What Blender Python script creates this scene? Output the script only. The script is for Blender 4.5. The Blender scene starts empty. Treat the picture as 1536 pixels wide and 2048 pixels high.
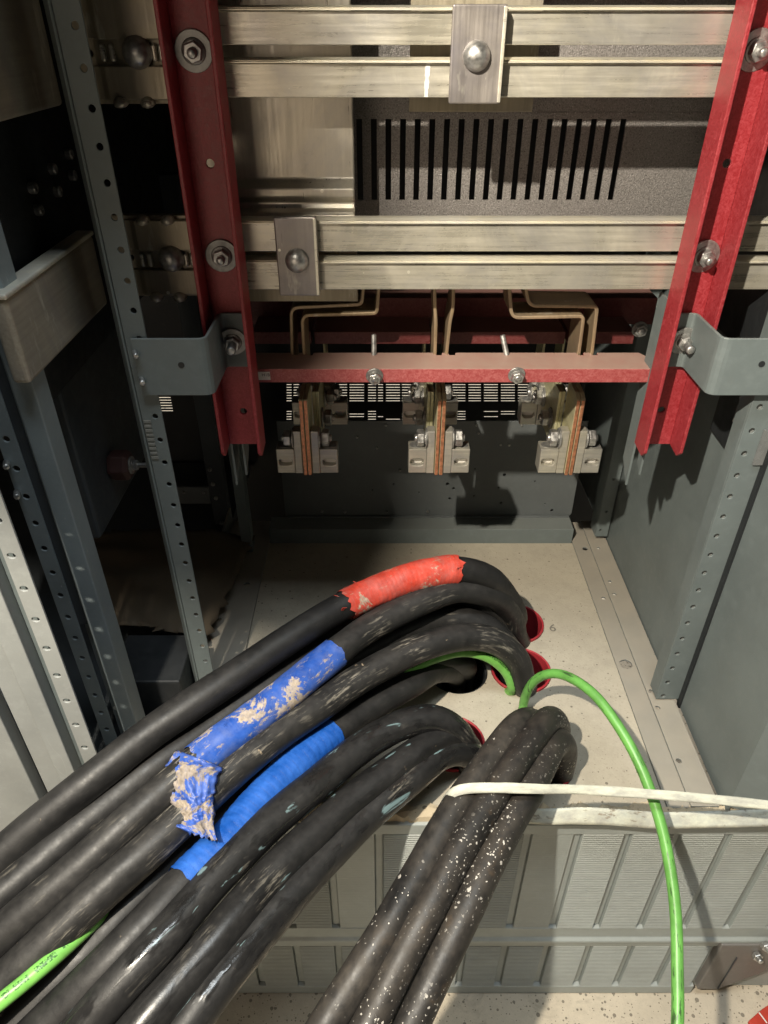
import bpy, bmesh, math, random
from mathutils import Vector, Matrix, noise as mnoise

random.seed(7)
SC = bpy.context.scene
COL = SC.collection
R = math.radians

# ------------------------------------------------------------------ camera
F = 1420.0 / 2048.0
PITCH = R(34.9)
ST, CT = math.sin(PITCH), math.cos(PITCH)
CAM = Vector((0.0, 0.0, 0.65))
cam = bpy.data.cameras.new('camera')
cam.sensor_fit = 'VERTICAL'
cam.sensor_height = 24.0
cam.lens = 24.0 * F
cam.clip_start = 0.01
cam.clip_end = 60
cam_o = bpy.data.objects.new('camera', cam)
COL.objects.link(cam_o)
cam_o.location = CAM
cam_o.rotation_euler = (R(90) - PITCH, 0, 0)
SC.camera = cam_o

# ------------------------------------------------------------------ world / exposure
w = bpy.data.worlds.new('World')
SC.world = w
w.use_nodes = True
bg = w.node_tree.nodes['Background']
bg.inputs[0].default_value = (0.62, 0.72, 0.8, 1)
bg.inputs[1].default_value = 0.012
SC.view_settings.view_transform = 'Standard'
SC.view_settings.look = 'None'
SC.view_settings.exposure = 0.0
SC.view_settings.gamma = 1.0
SC.view_settings.use_curve_mapping = False
SC.cycles.use_denoising = True
SC.cycles.max_bounces = 8
SC.cycles.sample_clamp_indirect = 4.0

# ------------------------------------------------------------------ lamps
LAMP = Vector((-0.29, -0.10, 1.07))
ld = bpy.data.lights.new('work_lamp', 'SPOT')
ld.energy = 92.0
ld.color = (1.0, 0.90, 0.74)
ld.shadow_soft_size = 0.011
ld.spot_size = R(130)
ld.spot_blend = 0.6
lo = bpy.data.objects.new('work_lamp', ld)
COL.objects.link(lo)
lo.location = LAMP
lo.rotation_euler = (Vector((0.16, 0.55, 0.12)) - LAMP).to_track_quat('-Z', 'Y').to_euler()

ad = bpy.data.lights.new('ceiling_lamp', 'AREA')
ad.shape = 'RECTANGLE'
ad.size = 1.2
ad.size_y = 0.3
ad.energy = 30.0
ad.color = (0.88, 0.96, 1.0)
ao = bpy.data.objects.new('ceiling_lamp', ad)
COL.objects.link(ao)
ao.location = (0.0, -0.06, 2.3)
ao.rotation_euler = (0, 0, 0)

fd = bpy.data.lights.new('reflection_fill', 'AREA')  # added fill behind the camera for warm reflections in the bars
fd.size = 0.9
fd.energy = 4.5
fd.color = (1.0, 0.80, 0.60)
fo = bpy.data.objects.new('reflection_fill', fd)
COL.objects.link(fo)
fo.location = (-0.72, -1.2, 0.45)
fo.rotation_euler = (Vector((-0.1, 0.6, 0.4)) - Vector((-0.72, -1.2, 0.45))).to_track_quat('-Z', 'Y').to_euler()

rd = bpy.data.lights.new('rear_room_lamp', 'AREA')
rd.size = 1.5
rd.energy = 55.0
rd.color = (1.0, 0.97, 0.92)
ro = bpy.data.objects.new('rear_room_lamp', rd)
COL.objects.link(ro)
ro.location = (0.1, 1.75, 1.1)
ro.rotation_euler = (Vector((0.1, 2.6, 0.0)) - Vector((0.1, 1.75, 1.1))).to_track_quat('-Z', 'Y').to_euler()


# ------------------------------------------------------------------ helpers
def ray(u, v):
    a = (u - 768.0) / 1420.0
    t = (v - 1024.0) / 1420.0
    return Vector((a, CT - t * ST, -ST - t * CT))


def PY(u, v, y):
    d = ray(u, v)
    return CAM + d * (y / d.y)


def PZ(u, v, z):
    d = ray(u, v)
    return CAM + d * ((z - CAM.z) / d.z)


def PX(u, v, x):
    d = ray(u, v)
    return CAM + d * (x / d.x)


def zat(v, y):
    return PY(768, v, y).z


def xat(u, v, y):
    return PY(u, v, y).x


WP = {}


def thing(name, label, cat, loc, group=None):
    o = bpy.data.objects.new(name, None)
    o.empty_display_size = 0.05
    COL.objects.link(o)
    o.location = loc
    WP[o.name] = Vector(loc)
    tag(o, label, cat, group)
    return o


def tag(o, label, cat=None, group=None, kind=None):
    if label:
        o['label'] = label
    if cat:
        o['category'] = cat
    if group:
        o['group'] = group
    if kind:
        o['kind'] = kind
    return o


def obj(name, bm, mat, parent=None, smooth=False, bevel=0.0, seg=2, angle=35):
    bmesh.ops.recalc_face_normals(bm, faces=bm.faces)
    if not bm.verts:
        raise RuntimeError('empty ' + name)
    lo_ = Vector((min(v.co.x for v in bm.verts), min(v.co.y for v in bm.verts), min(v.co.z for v in bm.verts)))
    hi_ = Vector((max(v.co.x for v in bm.verts), max(v.co.y for v in bm.verts), max(v.co.z for v in bm.verts)))
    c = (lo_ + hi_) / 2
    bmesh.ops.translate(bm, verts=bm.verts, vec=-c)
    me = bpy.data.meshes.new(name)
    bm.to_mesh(me)
    bm.free()
    if smooth:
        for p in me.polygons:
            p.use_smooth = True
    me.materials.append(mat)
    o = bpy.data.objects.new(name, me)
    COL.objects.link(o)
    WP[o.name] = c
    if parent is not None:
        o.parent = parent
        o.location = c - WP[parent.name]
    else:
        o.location = c
    if bevel:
        m = o.modifiers.new('bevel', 'BEVEL')
        m.width = bevel
        m.segments = seg
        m.limit_method = 'ANGLE'
        m.angle_limit = R(angle)
        m.harden_normals = False
    return o


def B():
    return bmesh.new()


def box(bm, x0, x1, y0, y1, z0, z1):
    vs = [bm.verts.new((x, y, z)) for x in (x0, x1) for y in (y0, y1) for z in (z0, z1)]
    for f in ((0, 1, 3, 2), (4, 6, 7, 5), (0, 4, 5, 1), (2, 3, 7, 6), (0, 2, 6, 4), (1, 5, 7, 3)):
        bm.faces.new([vs[i] for i in f])
    return bm


def prism(bm, poly, origin, ax, ay, n, t):
    """extrude a simple polygon (2d) along n by t"""
    origin, ax, ay, n = Vector(origin), Vector(ax), Vector(ay), Vector(n)
    a = [bm.verts.new(origin + ax * p[0] + ay * p[1]) for p in poly]
    b = [bm.verts.new(origin + ax * p[0] + ay * p[1] + n * t) for p in poly]
    k = len(poly)
    bm.faces.new(a[::-1])
    bm.faces.new(b)
    for i in range(k):
        bm.faces.new((a[i], a[(i + 1) % k], b[(i + 1) % k], b[i]))
    return bm


def sheet_profile(pts, t):
    """closed outline of thickness t around an open 2d polyline (offset to the left)"""
    n = len(pts)
    off = []
    for i in range(n):
        p = Vector(pts[i])
        if i == 0:
            d = (Vector(pts[1]) - p).normalized()
            nn = Vector((-d.y, d.x))
            off.append(p + nn * t)
        elif i == n - 1:
            d = (p - Vector(pts[i - 1])).normalized()
            nn = Vector((-d.y, d.x))
            off.append(p + nn * t)
        else:
            d1 = (p - Vector(pts[i - 1])).normalized()
            d2 = (Vector(pts[i + 1]) - p).normalized()
            n1 = Vector((-d1.y, d1.x))
            n2 = Vector((-d2.y, d2.x))
            m = (n1 + n2)
            m = m / max(0.3, m.dot(n1))
            off.append(p + m * t)
    return [tuple(p) for p in pts] + [tuple(p) for p in reversed(off)]


def circle2(cx, cy, r, n=14):
    return [(cx + r * math.cos(2 * math.pi * i / n), cy + r * math.sin(2 * math.pi * i / n)) for i in range(n)]


def slot2(cx, cy, w_, h, n=6):
    """obround, long in x"""
    r = h / 2
    a = w_ / 2 - r
    pts = []
    for i in range(n + 1):
        t = -math.pi / 2 + math.pi * i / n
        pts.append((cx + a + r * math.cos(t), cy + r * math.sin(t)))
    for i in range(n + 1):
        t = math.pi / 2 + math.pi * i / n
        pts.append((cx - a + r * math.cos(t), cy + r * math.sin(t)))
    return pts


def rect2(x0, x1, y0, y1):
    return [(x0, y0), (x1, y0), (x1, y1), (x0, y1)]


def plate(bm, outline, holes, origin, ax, ay, n, t):
    """plate with holes: front face at origin plane, thickness t along n"""
    origin, ax, ay, n = Vector(origin), Vector(ax), Vector(ay), Vector(n)
    loops = [outline] + list(holes)
    tmp = bmesh.new()
    edges = []
    vid = {}
    rings = []
    cnt = 0
    for lp in loops:
        vs = [tmp.verts.new((p[0], p[1], 0)) for p in lp]
        ring = []
        for v_ in vs:
            vid[v_] = cnt
            ring.append(cnt)
            cnt += 1
        rings.append(ring)
        for i in range(len(vs)):
            edges.append(tmp.edges.new((vs[i], vs[(i + 1) % len(vs)])))
    bmesh.ops.triangle_fill(tmp, use_beauty=True, use_dissolve=False, edges=edges)
    tmp.verts.index_update()
    co = [None] * cnt
    for v_, i in vid.items():
        co[i] = (v_.co.x, v_.co.y)
    tris = [[vid[v_] for v_ in f.verts] for f in tmp.faces]
    tmp.free()
    fa = [bm.verts.new(origin + ax * c[0] + ay * c[1]) for c in co]
    fb = [bm.verts.new(origin + ax * c[0] + ay * c[1] + n * t) for c in co]
    for tr in tris:
        bm.faces.new([fa[i] for i in tr])
        bm.faces.new([fb[i] for i in reversed(tr)])
    for ring in rings:
        k = len(ring)
        for i in range(k):
            a, b = ring[i], ring[(i + 1) % k]
            bm.faces.new((fa[a], fa[b], fb[b], fb[a]))
    return bm


def lathe(bm, prof, pos, axis, seg=20, twist=0.0):
    """profile list of (r, h) along axis; closed at ends when r = 0"""
    pos = Vector(pos)
    axis = Vector(axis).normalized()
    up = Vector((0, 0, 1)) if abs(axis.z) < 0.9 else Vector((0, 1, 0))
    a = axis.cross(up).normalized()
    b = axis.cross(a).normalized()
    rings = []
    for r_, h in prof:
        if r_ < 1e-7:
            rings.append([bm.verts.new(pos + axis * h)])
        else:
            rings.append([bm.verts.new(pos + axis * h + (a * math.cos(twist + 2 * math.pi * i / seg) + b * math.sin(twist + 2 * math.pi * i / seg)) * r_) for i in range(seg)])
    for q in range(len(rings) - 1):
        r0, r1 = rings[q], rings[q + 1]
        for i in range(seg):
            j = (i + 1) % seg
            if len(r0) == 1 and len(r1) == 1:
                continue
            if len(r0) == 1:
                bm.faces.new((r0[0], r1[i], r1[j]))
            elif len(r1) == 1:
                bm.faces.new((r0[i], r0[j], r1[0]))
            else:
                bm.faces.new((r0[i], r0[j], r1[j], r1[i]))
    return bm


def catmull(pts, step):
    P = [Vector(p) for p in pts]
    P = [P[0] * 2 - P[1]] + P + [P[-1] * 2 - P[-2]]
    out = []
    for i in range(1, len(P) - 2):
        p0, p1, p2, p3 = P[i - 1], P[i], P[i + 1], P[i + 2]
        t0 = 0.0
        t1 = t0 + max(1e-5, (p1 - p0).length) ** 0.5
        t2 = t1 + max(1e-5, (p2 - p1).length) ** 0.5
        t3 = t2 + max(1e-5, (p3 - p2).length) ** 0.5
        n = max(2, int((p2 - p1).length / step))
        for k in range(n):
            t = t1 + (t2 - t1) * k / n
            a1 = p0 * ((t1 - t) / (t1 - t0)) + p1 * ((t - t0) / (t1 - t0))
            a2 = p1 * ((t2 - t) / (t2 - t1)) + p2 * ((t - t1) / (t2 - t1))
            a3 = p2 * ((t3 - t) / (t3 - t2)) + p3 * ((t - t2) / (t3 - t2))
            b1 = a1 * ((t2 - t) / (t2 - t0)) + a2 * ((t - t0) / (t2 - t0))
            b2 = a2 * ((t3 - t) / (t3 - t1)) + a3 * ((t - t1) / (t3 - t1))
            out.append(b1 * ((t2 - t) / (t2 - t1)) + b2 * ((t - t1) / (t2 - t1)))
    out.append(P[-2])
    # smooth a little
    for _ in range(3):
        q = out[:]
        for i in range(1, len(out) - 1):
            q[i] = out[i] * 0.5 + (out[i - 1] + out[i + 1]) * 0.25
        out = q
    return out


def tube(bm, path, rad, seg=22, cap=True, shift=None, s0=0.0):
    """rad: float or f(s, theta); UV = (arc length in m, angle 0..1)"""
    uvl = bm.loops.layers.uv.verify()
    rings = []
    ss = []
    s = s0
    n = len(path)
    for i, p in enumerate(path):
        if i:
            s += (p - path[i - 1]).length
        ss.append(s)
        tg = (path[min(i + 1, n - 1)] - path[max(i - 1, 0)]).normalized()
        side = tg.cross(Vector((0.12, -0.25, 1.0))).normalized()
        up = side.cross(tg).normalized()
        ring = []
        for k in range(seg):
            th = 2 * math.pi * k / seg
            dirv = -up * math.cos(th) + side * math.sin(th)
            r_ = rad if isinstance(rad, float) else rad(s, th)
            q = p + dirv * r_
            if shift:
                q = q + tg * shift(i, n, th)
            ring.append(bm.verts.new(q))
        rings.append(ring)
    for i in range(n - 1):
        for k in range(seg):
            j = (k + 1) % seg
            f = bm.faces.new((rings[i][k], rings[i][j], rings[i + 1][j], rings[i + 1][k]))
            uv = ((ss[i], k / seg), (ss[i], (k + 1) / seg), (ss[i + 1], (k + 1) / seg), (ss[i + 1], k / seg))
            for lp, c in zip(f.loops, uv):
                lp[uvl].uv = c
    if cap:
        bm.faces.new(rings[0][::-1])
        bm.faces.new(rings[-1])
    return bm


# ------------------------------------------------------------------ materials
class NT:
    def __init__(self, name):
        self.m = bpy.data.materials.new(name)
        self.m.use_nodes = True
        self.t = self.m.node_tree
        self.b = self.t.nodes['Principled BSDF']

    def n(self, typ, **kw):
        x = self.t.nodes.new(typ)
        for k, v_ in kw.items():
            setattr(x, k, v_)
        return x

    def l(self, a, b):
        self.t.links.new(a, b)

    def val(self, sock, v_):
        if hasattr(v_, 'is_linked') or hasattr(v_, 'links'):
            self.l(v_, sock)
        else:
            sock.default_value = v_

    def coord(self, scale=(1, 1, 1), uv=False, loc=(0, 0, 0), rand=True):
        tc = self.n('ShaderNodeTexCoord')
        mp = self.n('ShaderNodeMapping')
        self.l(tc.outputs['UV' if uv else 'Object'], mp.inputs[0])
        mp.inputs['Scale'].default_value = scale
        mp.inputs['Location'].default_value = loc
        if rand:
            oi = self.n('ShaderNodeObjectInfo')
            ml = self.n('ShaderNodeMath', operation='MULTIPLY')
            self.l(oi.outputs['Random'], ml.inputs[0])
            ml.inputs[1].default_value = 37.0
            ad_ = self.n('ShaderNodeVectorMath', operation='ADD')
            self.l(mp.outputs[0], ad_.inputs[0])
            cb = self.n('ShaderNodeCombineXYZ')
            self.l(ml.outputs[0], cb.inputs[2])
            self.l(cb.outputs[0], ad_.inputs[1])
            return ad_.outputs[0]
        return mp.outputs[0]

    def noise(self, vec, scale, detail=4.0, rough=0.55, dist=0.0):
        x = self.n('ShaderNodeTexNoise')
        self.l(vec, x.inputs['Vector'])
        x.inputs['Scale'].default_value = scale
        x.inputs['Detail'].default_value = detail
        x.inputs['Roughness'].default_value = rough
        x.inputs['Distortion'].default_value = dist
        return x.outputs[0]

    def ramp(self, fac, a, b, c0=0.0, c1=1.0):
        x = self.n('ShaderNodeMapRange')
        self.l(fac, x.inputs[0])
        x.inputs[1].default_value = a
        x.inputs[2].default_value = b
        x.inputs[3].default_value = c0
        x.inputs[4].default_value = c1
        x.clamp = True
        return x.outputs[0]

    def mix(self, fac, a, b, mode='MIX'):
        x = self.n('ShaderNodeMix', data_type='RGBA', blend_type=mode)
        self.val(x.inputs[0], fac)
        for s_, c in ((x.inputs[6], a), (x.inputs[7], b)):
            if isinstance(c, tuple):
                s_.default_value = (c[0], c[1], c[2], 1)
            else:
                self.l(c, s_)
        return x.outputs[2]

    def math(self, op, a, b=None, c=None):
        x = self.n('ShaderNodeMath', operation=op)
        for i, v_ in enumerate((a, b, c)):
            if v_ is not None:
                self.val(x.inputs[i], v_)
        return x.outputs[0]

    def specks(self, vec, scale, size, keep):
        """round specks: 1 inside"""
        x = self.n('ShaderNodeTexVoronoi')
        self.l(vec, x.inputs['Vector'])
        x.inputs['Scale'].default_value = scale
        sp = self.n('ShaderNodeSeparateColor')
        self.l(x.outputs['Color'], sp.inputs[0])
        sz = self.math('MULTIPLY', sp.outputs[1], size)
        a = self.math('LESS_THAN', x.outputs['Distance'], sz)
        k = self.math('LESS_THAN', sp.outputs[0], keep)
        return self.math('MULTIPLY', a, k)

    def bump(self, h, strength, dist=0.001, prev=None):
        x = self.n('ShaderNodeBump')
        x.inputs['Strength'].default_value = strength
        x.inputs['Distance'].default_value = dist
        self.l(h, x.inputs['Height'])
        if prev is not None:
            self.l(prev, x.inputs['Normal'])
        return x.outputs[0]

    def done(self, col=None, rough=0.5, metal=0.0, normal=None, spec=0.5):
        if col is not None:
            if isinstance(col, tuple):
                self.b.inputs['Base Color'].default_value = (col[0], col[1], col[2], 1)
            else:
                self.l(col, self.b.inputs['Base Color'])
        self.val(self.b.inputs['Roughness'], rough)
        self.val(self.b.inputs['Metallic'], metal)
        self.b.inputs['Specular IOR Level'].default_value = spec
        if normal is not None:
            self.l(normal, self.b.inputs['Normal'])
        return self.m


def mul(c, k):
    return tuple(min(1.0, x * k) for x in c)


def up_factor(t):
    g = t.n('ShaderNodeNewGeometry')
    sp = t.n('ShaderNodeSeparateXYZ')
    t.l(g.outputs['Normal'], sp.inputs[0])
    return t.ramp(sp.outputs[2], 0.35, 0.9)


def paint(name, c, rough=0.45, var=0.18, bump=0.12, dust=0.0, metal=0.0, chips=0.0, bscale=900, dustcol=(0.40, 0.35, 0.28), spec=0.4):
    t = NT(name)
    v_ = t.coord()
    n1 = t.noise(v_, 14, 5)
    col = t.mix(t.ramp(n1, 0.3, 0.7), mul(c, 1 - var), mul(c, 1 + var))
    n2 = t.noise(v_, 90, 4, 0.65)
    col = t.mix(t.ramp(n2, 0.5, 0.75, 0, 0.22), col, mul(c, 1.6))
    ws = t.noise(t.coord((1.0, 1.0, 0.5)), 7, 3, 0.5, 1.5)
    ln = t.math('LESS_THAN', t.math('ABSOLUTE', t.math('SUBTRACT', ws, 0.5)), 0.0016)
    lm = t.ramp(t.noise(v_, 5, 3), 0.55, 0.65, 0, 0.13)
    col = t.mix(t.math('MULTIPLY', ln, lm), col, mul(c, 2.2))
    sm = t.ramp(t.noise(v_, 22, 6, 0.75, 0.8), 0.58, 0.72, 0, 0.28)
    col = t.mix(sm, col, (c[0] * 0.8 + 0.06, c[1] * 0.8 + 0.054, c[2] * 0.8 + 0.045))
    if dust:
        f = t.math('MULTIPLY', up_factor(t), t.ramp(t.noise(v_, 25, 5), 0.2, 0.75, dust * 0.55, dust))
        col = t.mix(f, col, dustcol)
    if chips:
        s = t.specks(v_, 60, 0.28, chips)
        col = t.mix(s, col, (0.62, 0.64, 0.64))
        s2 = t.ramp(t.noise(t.coord((1.0, 1.0, 0.25)), 160, 3, 0.7), 0.70, 0.76, 0, 0.6)
        col = t.mix(s2, col, (0.45, 0.47, 0.47))
    rr = t.ramp(n2, 0.3, 0.7, rough - 0.07, rough + 0.12)
    return t.done(col, rr, metal, t.bump(t.noise(v_, bscale, 2), bump, 0.0006), spec)


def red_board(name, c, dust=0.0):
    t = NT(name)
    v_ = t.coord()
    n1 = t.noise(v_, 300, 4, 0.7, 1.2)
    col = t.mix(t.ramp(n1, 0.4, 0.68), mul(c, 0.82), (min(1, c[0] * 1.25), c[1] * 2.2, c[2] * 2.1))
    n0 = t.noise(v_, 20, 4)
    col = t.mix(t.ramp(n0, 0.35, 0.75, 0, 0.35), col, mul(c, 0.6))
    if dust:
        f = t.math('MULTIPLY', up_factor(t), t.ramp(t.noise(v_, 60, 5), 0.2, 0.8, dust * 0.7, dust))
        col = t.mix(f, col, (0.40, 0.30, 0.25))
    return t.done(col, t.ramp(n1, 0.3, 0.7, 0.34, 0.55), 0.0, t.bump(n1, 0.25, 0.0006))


def busbar(name, a, b, metal=0.8, rough=0.33, ax=0, blot=0.4):
    t = NT(name)
    sc = [90, 90, 90]
    sc[ax] = 3.0
    v_ = t.coord(tuple(sc))
    st = t.noise(v_, 4.0, 5, 0.65)
    o = t.coord()
    bl = t.noise(o, 16, 5, 0.6, 0.6)
    f = t.math('ADD', t.ramp(st, 0.3, 0.7, 0, 1 - blot), t.ramp(bl, 0.3, 0.7, 0, blot))
    col = t.mix(f, a, b)
    sc2 = [130.0, 130.0, 130.0]
    sc2[2] = 18.0
    scr = t.ramp(t.noise(t.coord(tuple(sc2)), 0.9, 3, 0.6, 2.0), 0.735, 0.765, 0, 0.75)
    col = t.mix(scr, col, (0.9, 0.86, 0.68))
    sp = t.specks(o, 55, 0.10, 0.25)
    col = t.mix(sp, col, (0.85, 0.82, 0.7))
    dk = t.ramp(t.noise(o, 45, 5, 0.7), 0.62, 0.75, 0, 0.35)
    col = t.mix(dk, col, (0.16, 0.13, 0.08))
    mo = t.ramp(t.noise(o, 9, 6, 0.7, 1.5), 0.42, 0.66, 0, 0.55)
    col = t.mix(mo, col, (a[0] * 0.85, a[1] * 0.9, a[2] * 1.15))
    mp = t.ramp(t.noise(t.coord((1, 1, 0.3), loc=(5, 2, 1)), 34, 5, 0.7), 0.60, 0.68, 0, 0.5)
    col = t.mix(mp, col, (0.72, 0.70, 0.60))
    rr = t.math('ADD', t.ramp(st, 0.3, 0.7, rough - 0.08, rough + 0.1), t.ramp(bl, 0.4, 0.7, -0.04, 0.1))
    return t.done(col, rr, metal, t.bump(st, 0.08, 0.0004))


def steel(name, c=(0.55, 0.55, 0.54), rough=0.28, metal=1.0):
    t = NT(name)
    v_ = t.coord()
    n = t.noise(v_, 240, 4)
    col = t.mix(t.ramp(n, 0.35, 0.7), mul(c, 0.7), mul(c, 1.25))
    return t.done(col, t.ramp(n, 0.3, 0.7, rough - 0.08, rough + 0.15), metal, t.bump(n, 0.1, 0.0003))


def cable_mat(name, dust=0.25, scrape=0.0, spl=0.0, smear=0.0, wet=0.0, base=(0.0095, 0.0096, 0.0102), rough=0.47, dustcol=(0.080, 0.074, 0.066)):
    t = NT(name)
    L = 0.085
    v_ = t.coord((1.0, L, 1.0), uv=True)
    vs = t.coord((0.14, L, 1.0), uv=True)
    n1 = t.noise(v_, 22, 6, 0.6)
    n2 = t.noise(v_, 130, 5, 0.65)
    col = t.mix(t.ramp(n1, 0.3, 0.75), mul(base, 0.75), mul(base, 1.7))
    g = t.n('ShaderNodeNewGeometry')
    sp_ = t.n('ShaderNodeSeparateXYZ')
    t.l(g.outputs['Normal'], sp_.inputs[0])
    upf = t.ramp(sp_.outputs[2], -0.1, 0.85, 0.25, 1.0)
    df = t.math('MULTIPLY', t.math('MULTIPLY', t.ramp(n1, 0.25, 0.75), t.ramp(n2, 0.3, 0.65, 0.35, 1.0)), dust)
    col = t.mix(t.math('MULTIPLY', df, upf), col, dustcol)
    fine = t.ramp(t.noise(vs, 520, 4, 0.7), 0.6, 0.75, 0, 0.16)
    col = t.mix(fine, col, (0.13, 0.12, 0.105))
    bmp = n2
    if scrape:
        ns = t.noise(vs, 300, 5, 0.72)
        msk = t.ramp(t.noise(v_, 17, 3), 0.60 - scrape * 0.22, 0.76 - scrape * 0.22)
        s = t.math('MULTIPLY', t.ramp(ns, 0.53, 0.62), msk)
        col = t.mix(t.math('MULTIPLY', s, 0.75), col, (0.29, 0.265, 0.22))
        cl = t.ramp(t.noise(v_, 75, 5, 0.7), 0.68, 0.72)
        col = t.mix(t.math('MULTIPLY', cl, min(1.0, scrape + 0.2)), col, (0.38, 0.30, 0.21))
    rg = t.ramp(n2, 0.3, 0.7, rough - 0.06, rough + 0.14)
    if smear:
        ns = t.noise(t.coord((0.22, L, 1.0), uv=True, loc=(3, 1, 0)), 120, 4, 0.55, 0.6)
        s = t.ramp(ns, 0.70 - 0.06 * smear, 0.735 - 0.06 * smear)
        col = t.mix(t.math('MULTIPLY', s, 0.8), col, (0.17, 0.255, 0.27))
    if spl:
        msk = t.ramp(t.noise(v_, 10, 2), 0.42, 0.6)
        wv_ = t.n('ShaderNodeVectorMath', operation='ADD')
        nn = t.n('ShaderNodeTexNoise')
        t.l(v_, nn.inputs['Vector'])
        nn.inputs['Scale'].default_value = 420
        nn.inputs['Detail'].default_value = 2
        sc_ = t.n('ShaderNodeVectorMath', operation='SCALE')
        t.l(nn.outputs[1], sc_.inputs[0])
        sc_.inputs['Scale'].default_value = 0.0035
        t.l(v_, wv_.inputs[0])
        t.l(sc_.outputs[0], wv_.inputs[1])
        for sc, sz, kp in ((60, 0.16, 0.16), (130, 0.26, 0.34), (280, 0.32, 0.5), (520, 0.34, 0.35)):
            s = t.specks(wv_.outputs[0], sc, sz, kp * spl)
            col = t.mix(t.math('MULTIPLY', t.math('MULTIPLY', s, msk), t.ramp(n2, 0.3, 0.6, 0.35, 1.0)), col, (0.72, 0.68, 0.61))
        br = t.ramp(t.noise(v_, 40, 5, 0.7), 0.58, 0.72, 0, 0.35 * spl)
        col = t.mix(t.math('MULTIPLY', br, msk), col, (0.16, 0.10, 0.05))
    if wet:
        wn = t.ramp(t.noise(t.coord((0.35, L, 1.0), uv=True, loc=(7, 0, 0)), 60, 3), 0.52, 0.60)
        rg = t.math('MULTIPLY', rg, t.math('SUBTRACT', 1.0, t.math('MULTIPLY', wn, wet * 0.72)))
        bmp = t.math('ADD', n2, t.math('MULTIPLY', wn, 0.8))
    return t.done(col, rg, 0.0, t.bump(bmp, 0.30, 0.0008), 0.45)


def tape_mat(name, c, dirt=0.0, pitch=0.0, rough=0.42, dirtcol=(0.46, 0.38, 0.29)):
    t = NT(name)
    v_ = t.coord((1.0, 0.09, 1.0), uv=True)
    n1 = t.noise(v_, 60, 5, 0.65)
    col = t.mix(t.ramp(n1, 0.3, 0.72), mul(c, 0.72), (min(1, c[0] * 1.3 + .02), min(1, c[1] * 1.35 + .02), min(1, c[2] * 1.2 + .02)))
    h = n1
    if pitch:
        wv = t.n('ShaderNodeTexWave', wave_type='BANDS', bands_direction='X', wave_profile='SAW')
        t.l(v_, wv.inputs['Vector'])
        wv.inputs['Scale'].default_value = 0.314 / pitch
        wv.inputs['Distortion'].default_value = 2.6
        wv.inputs['Detail'].default_value = 3
        wv.inputs['Detail Scale'].default_value = 40
        h = t.math('ADD', wv.outputs['Fac'], t.math('MULTIPLY', n1, 0.5))
        col = t.mix(t.ramp(wv.outputs['Fac'], 0.0, 0.16, 0.55, 0.0), col, mul(c, 0.45))
    rg = t.ramp(n1, 0.3, 0.7, rough - 0.06, rough + 0.15)
    if dirt:
        d1 = t.ramp(t.noise(t.coord((0.7, 0.09, 1.0), uv=True, loc=(2, 5, 0)), 38, 7, 0.72, 0.4), 0.60 - dirt * 0.16, 0.63 - dirt * 0.16)
        col = t.mix(d1, col, t.mix(t.ramp(t.noise(v_, 260, 4), 0.35, 0.7), mul(dirtcol, 0.6), mul(dirtcol, 1.15)))
        ws_ = t.ramp(t.noise(v_, 46, 6, 0.75, 0.5), 0.42, 0.70, 0, 0.42)
        col = t.mix(ws_, col, (c[0] * 0.4 + 0.16, c[1] * 0.5 + 0.17, c[2] * 0.55 + 0.17))
        fd_ = t.ramp(t.noise(t.coord((0.5, 0.09, 1.0), uv=True, loc=(9, 1, 0)), 150, 5, 0.7), 0.60, 0.66, 0, 0.75)
        col = t.mix(fd_, col, mul(dirtcol, 0.8))
        dk = t.ramp(t.noise(v_, 95, 5, 0.7), 0.66, 0.71, 0, 0.6)
        col = t.mix(dk, col, mul(c, 0.25))
        rg = t.math('ADD', rg, t.math('MULTIPLY', d1, 0.35))
        h = t.math('ADD', h, t.math('MULTIPLY', d1, 0.6))
    return t.done(col, rg, 0.0, t.bump(h, 0.35, 0.0008))


def concrete(name, c, speck=0.3, stain=0.3, sscale=160.0):
    t = NT(name)
    v_ = t.coord(rand=False)
    n1 = t.noise(v_, 5, 6, 0.6)
    n2 = t.noise(v_, 55, 6, 0.7)
    n3 = t.noise(v_, 420, 3, 0.7)
    col = t.mix(t.ramp(n1, 0.3, 0.7), mul(c, 0.86), mul(c, 1.12))
    col = t.mix(t.ramp(n2, 0.45, 0.75, 0, 0.35), col, mul(c, 0.62))
    col = t.mix(t.ramp(n3, 0.58, 0.75, 0, 0.55), col, mul(c, 0.55))
    col = t.mix(t.ramp(n3, 0.25, 0.36, 0.35, 0), col, mul(c, 1.5))
    for sc, sz in ((sscale, 0.32), (sscale * 2.1, 0.30)):
        s = t.specks(v_, sc, sz, speck)
        col = t.mix(t.math('MULTIPLY', s, 0.8), col, mul(c, 0.30))
    st = t.ramp(t.noise(v_, 12, 5, 0.65, 0.8), 0.60, 0.72, 0, stain)
    col = t.mix(st, col, mul(c, 0.40))
    return t.done(col, 0.82, 0.0, t.bump(t.math('ADD', n2, t.math('MULTIPLY', n3, 0.6)), 0.35, 0.0015), 0.2)


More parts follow.
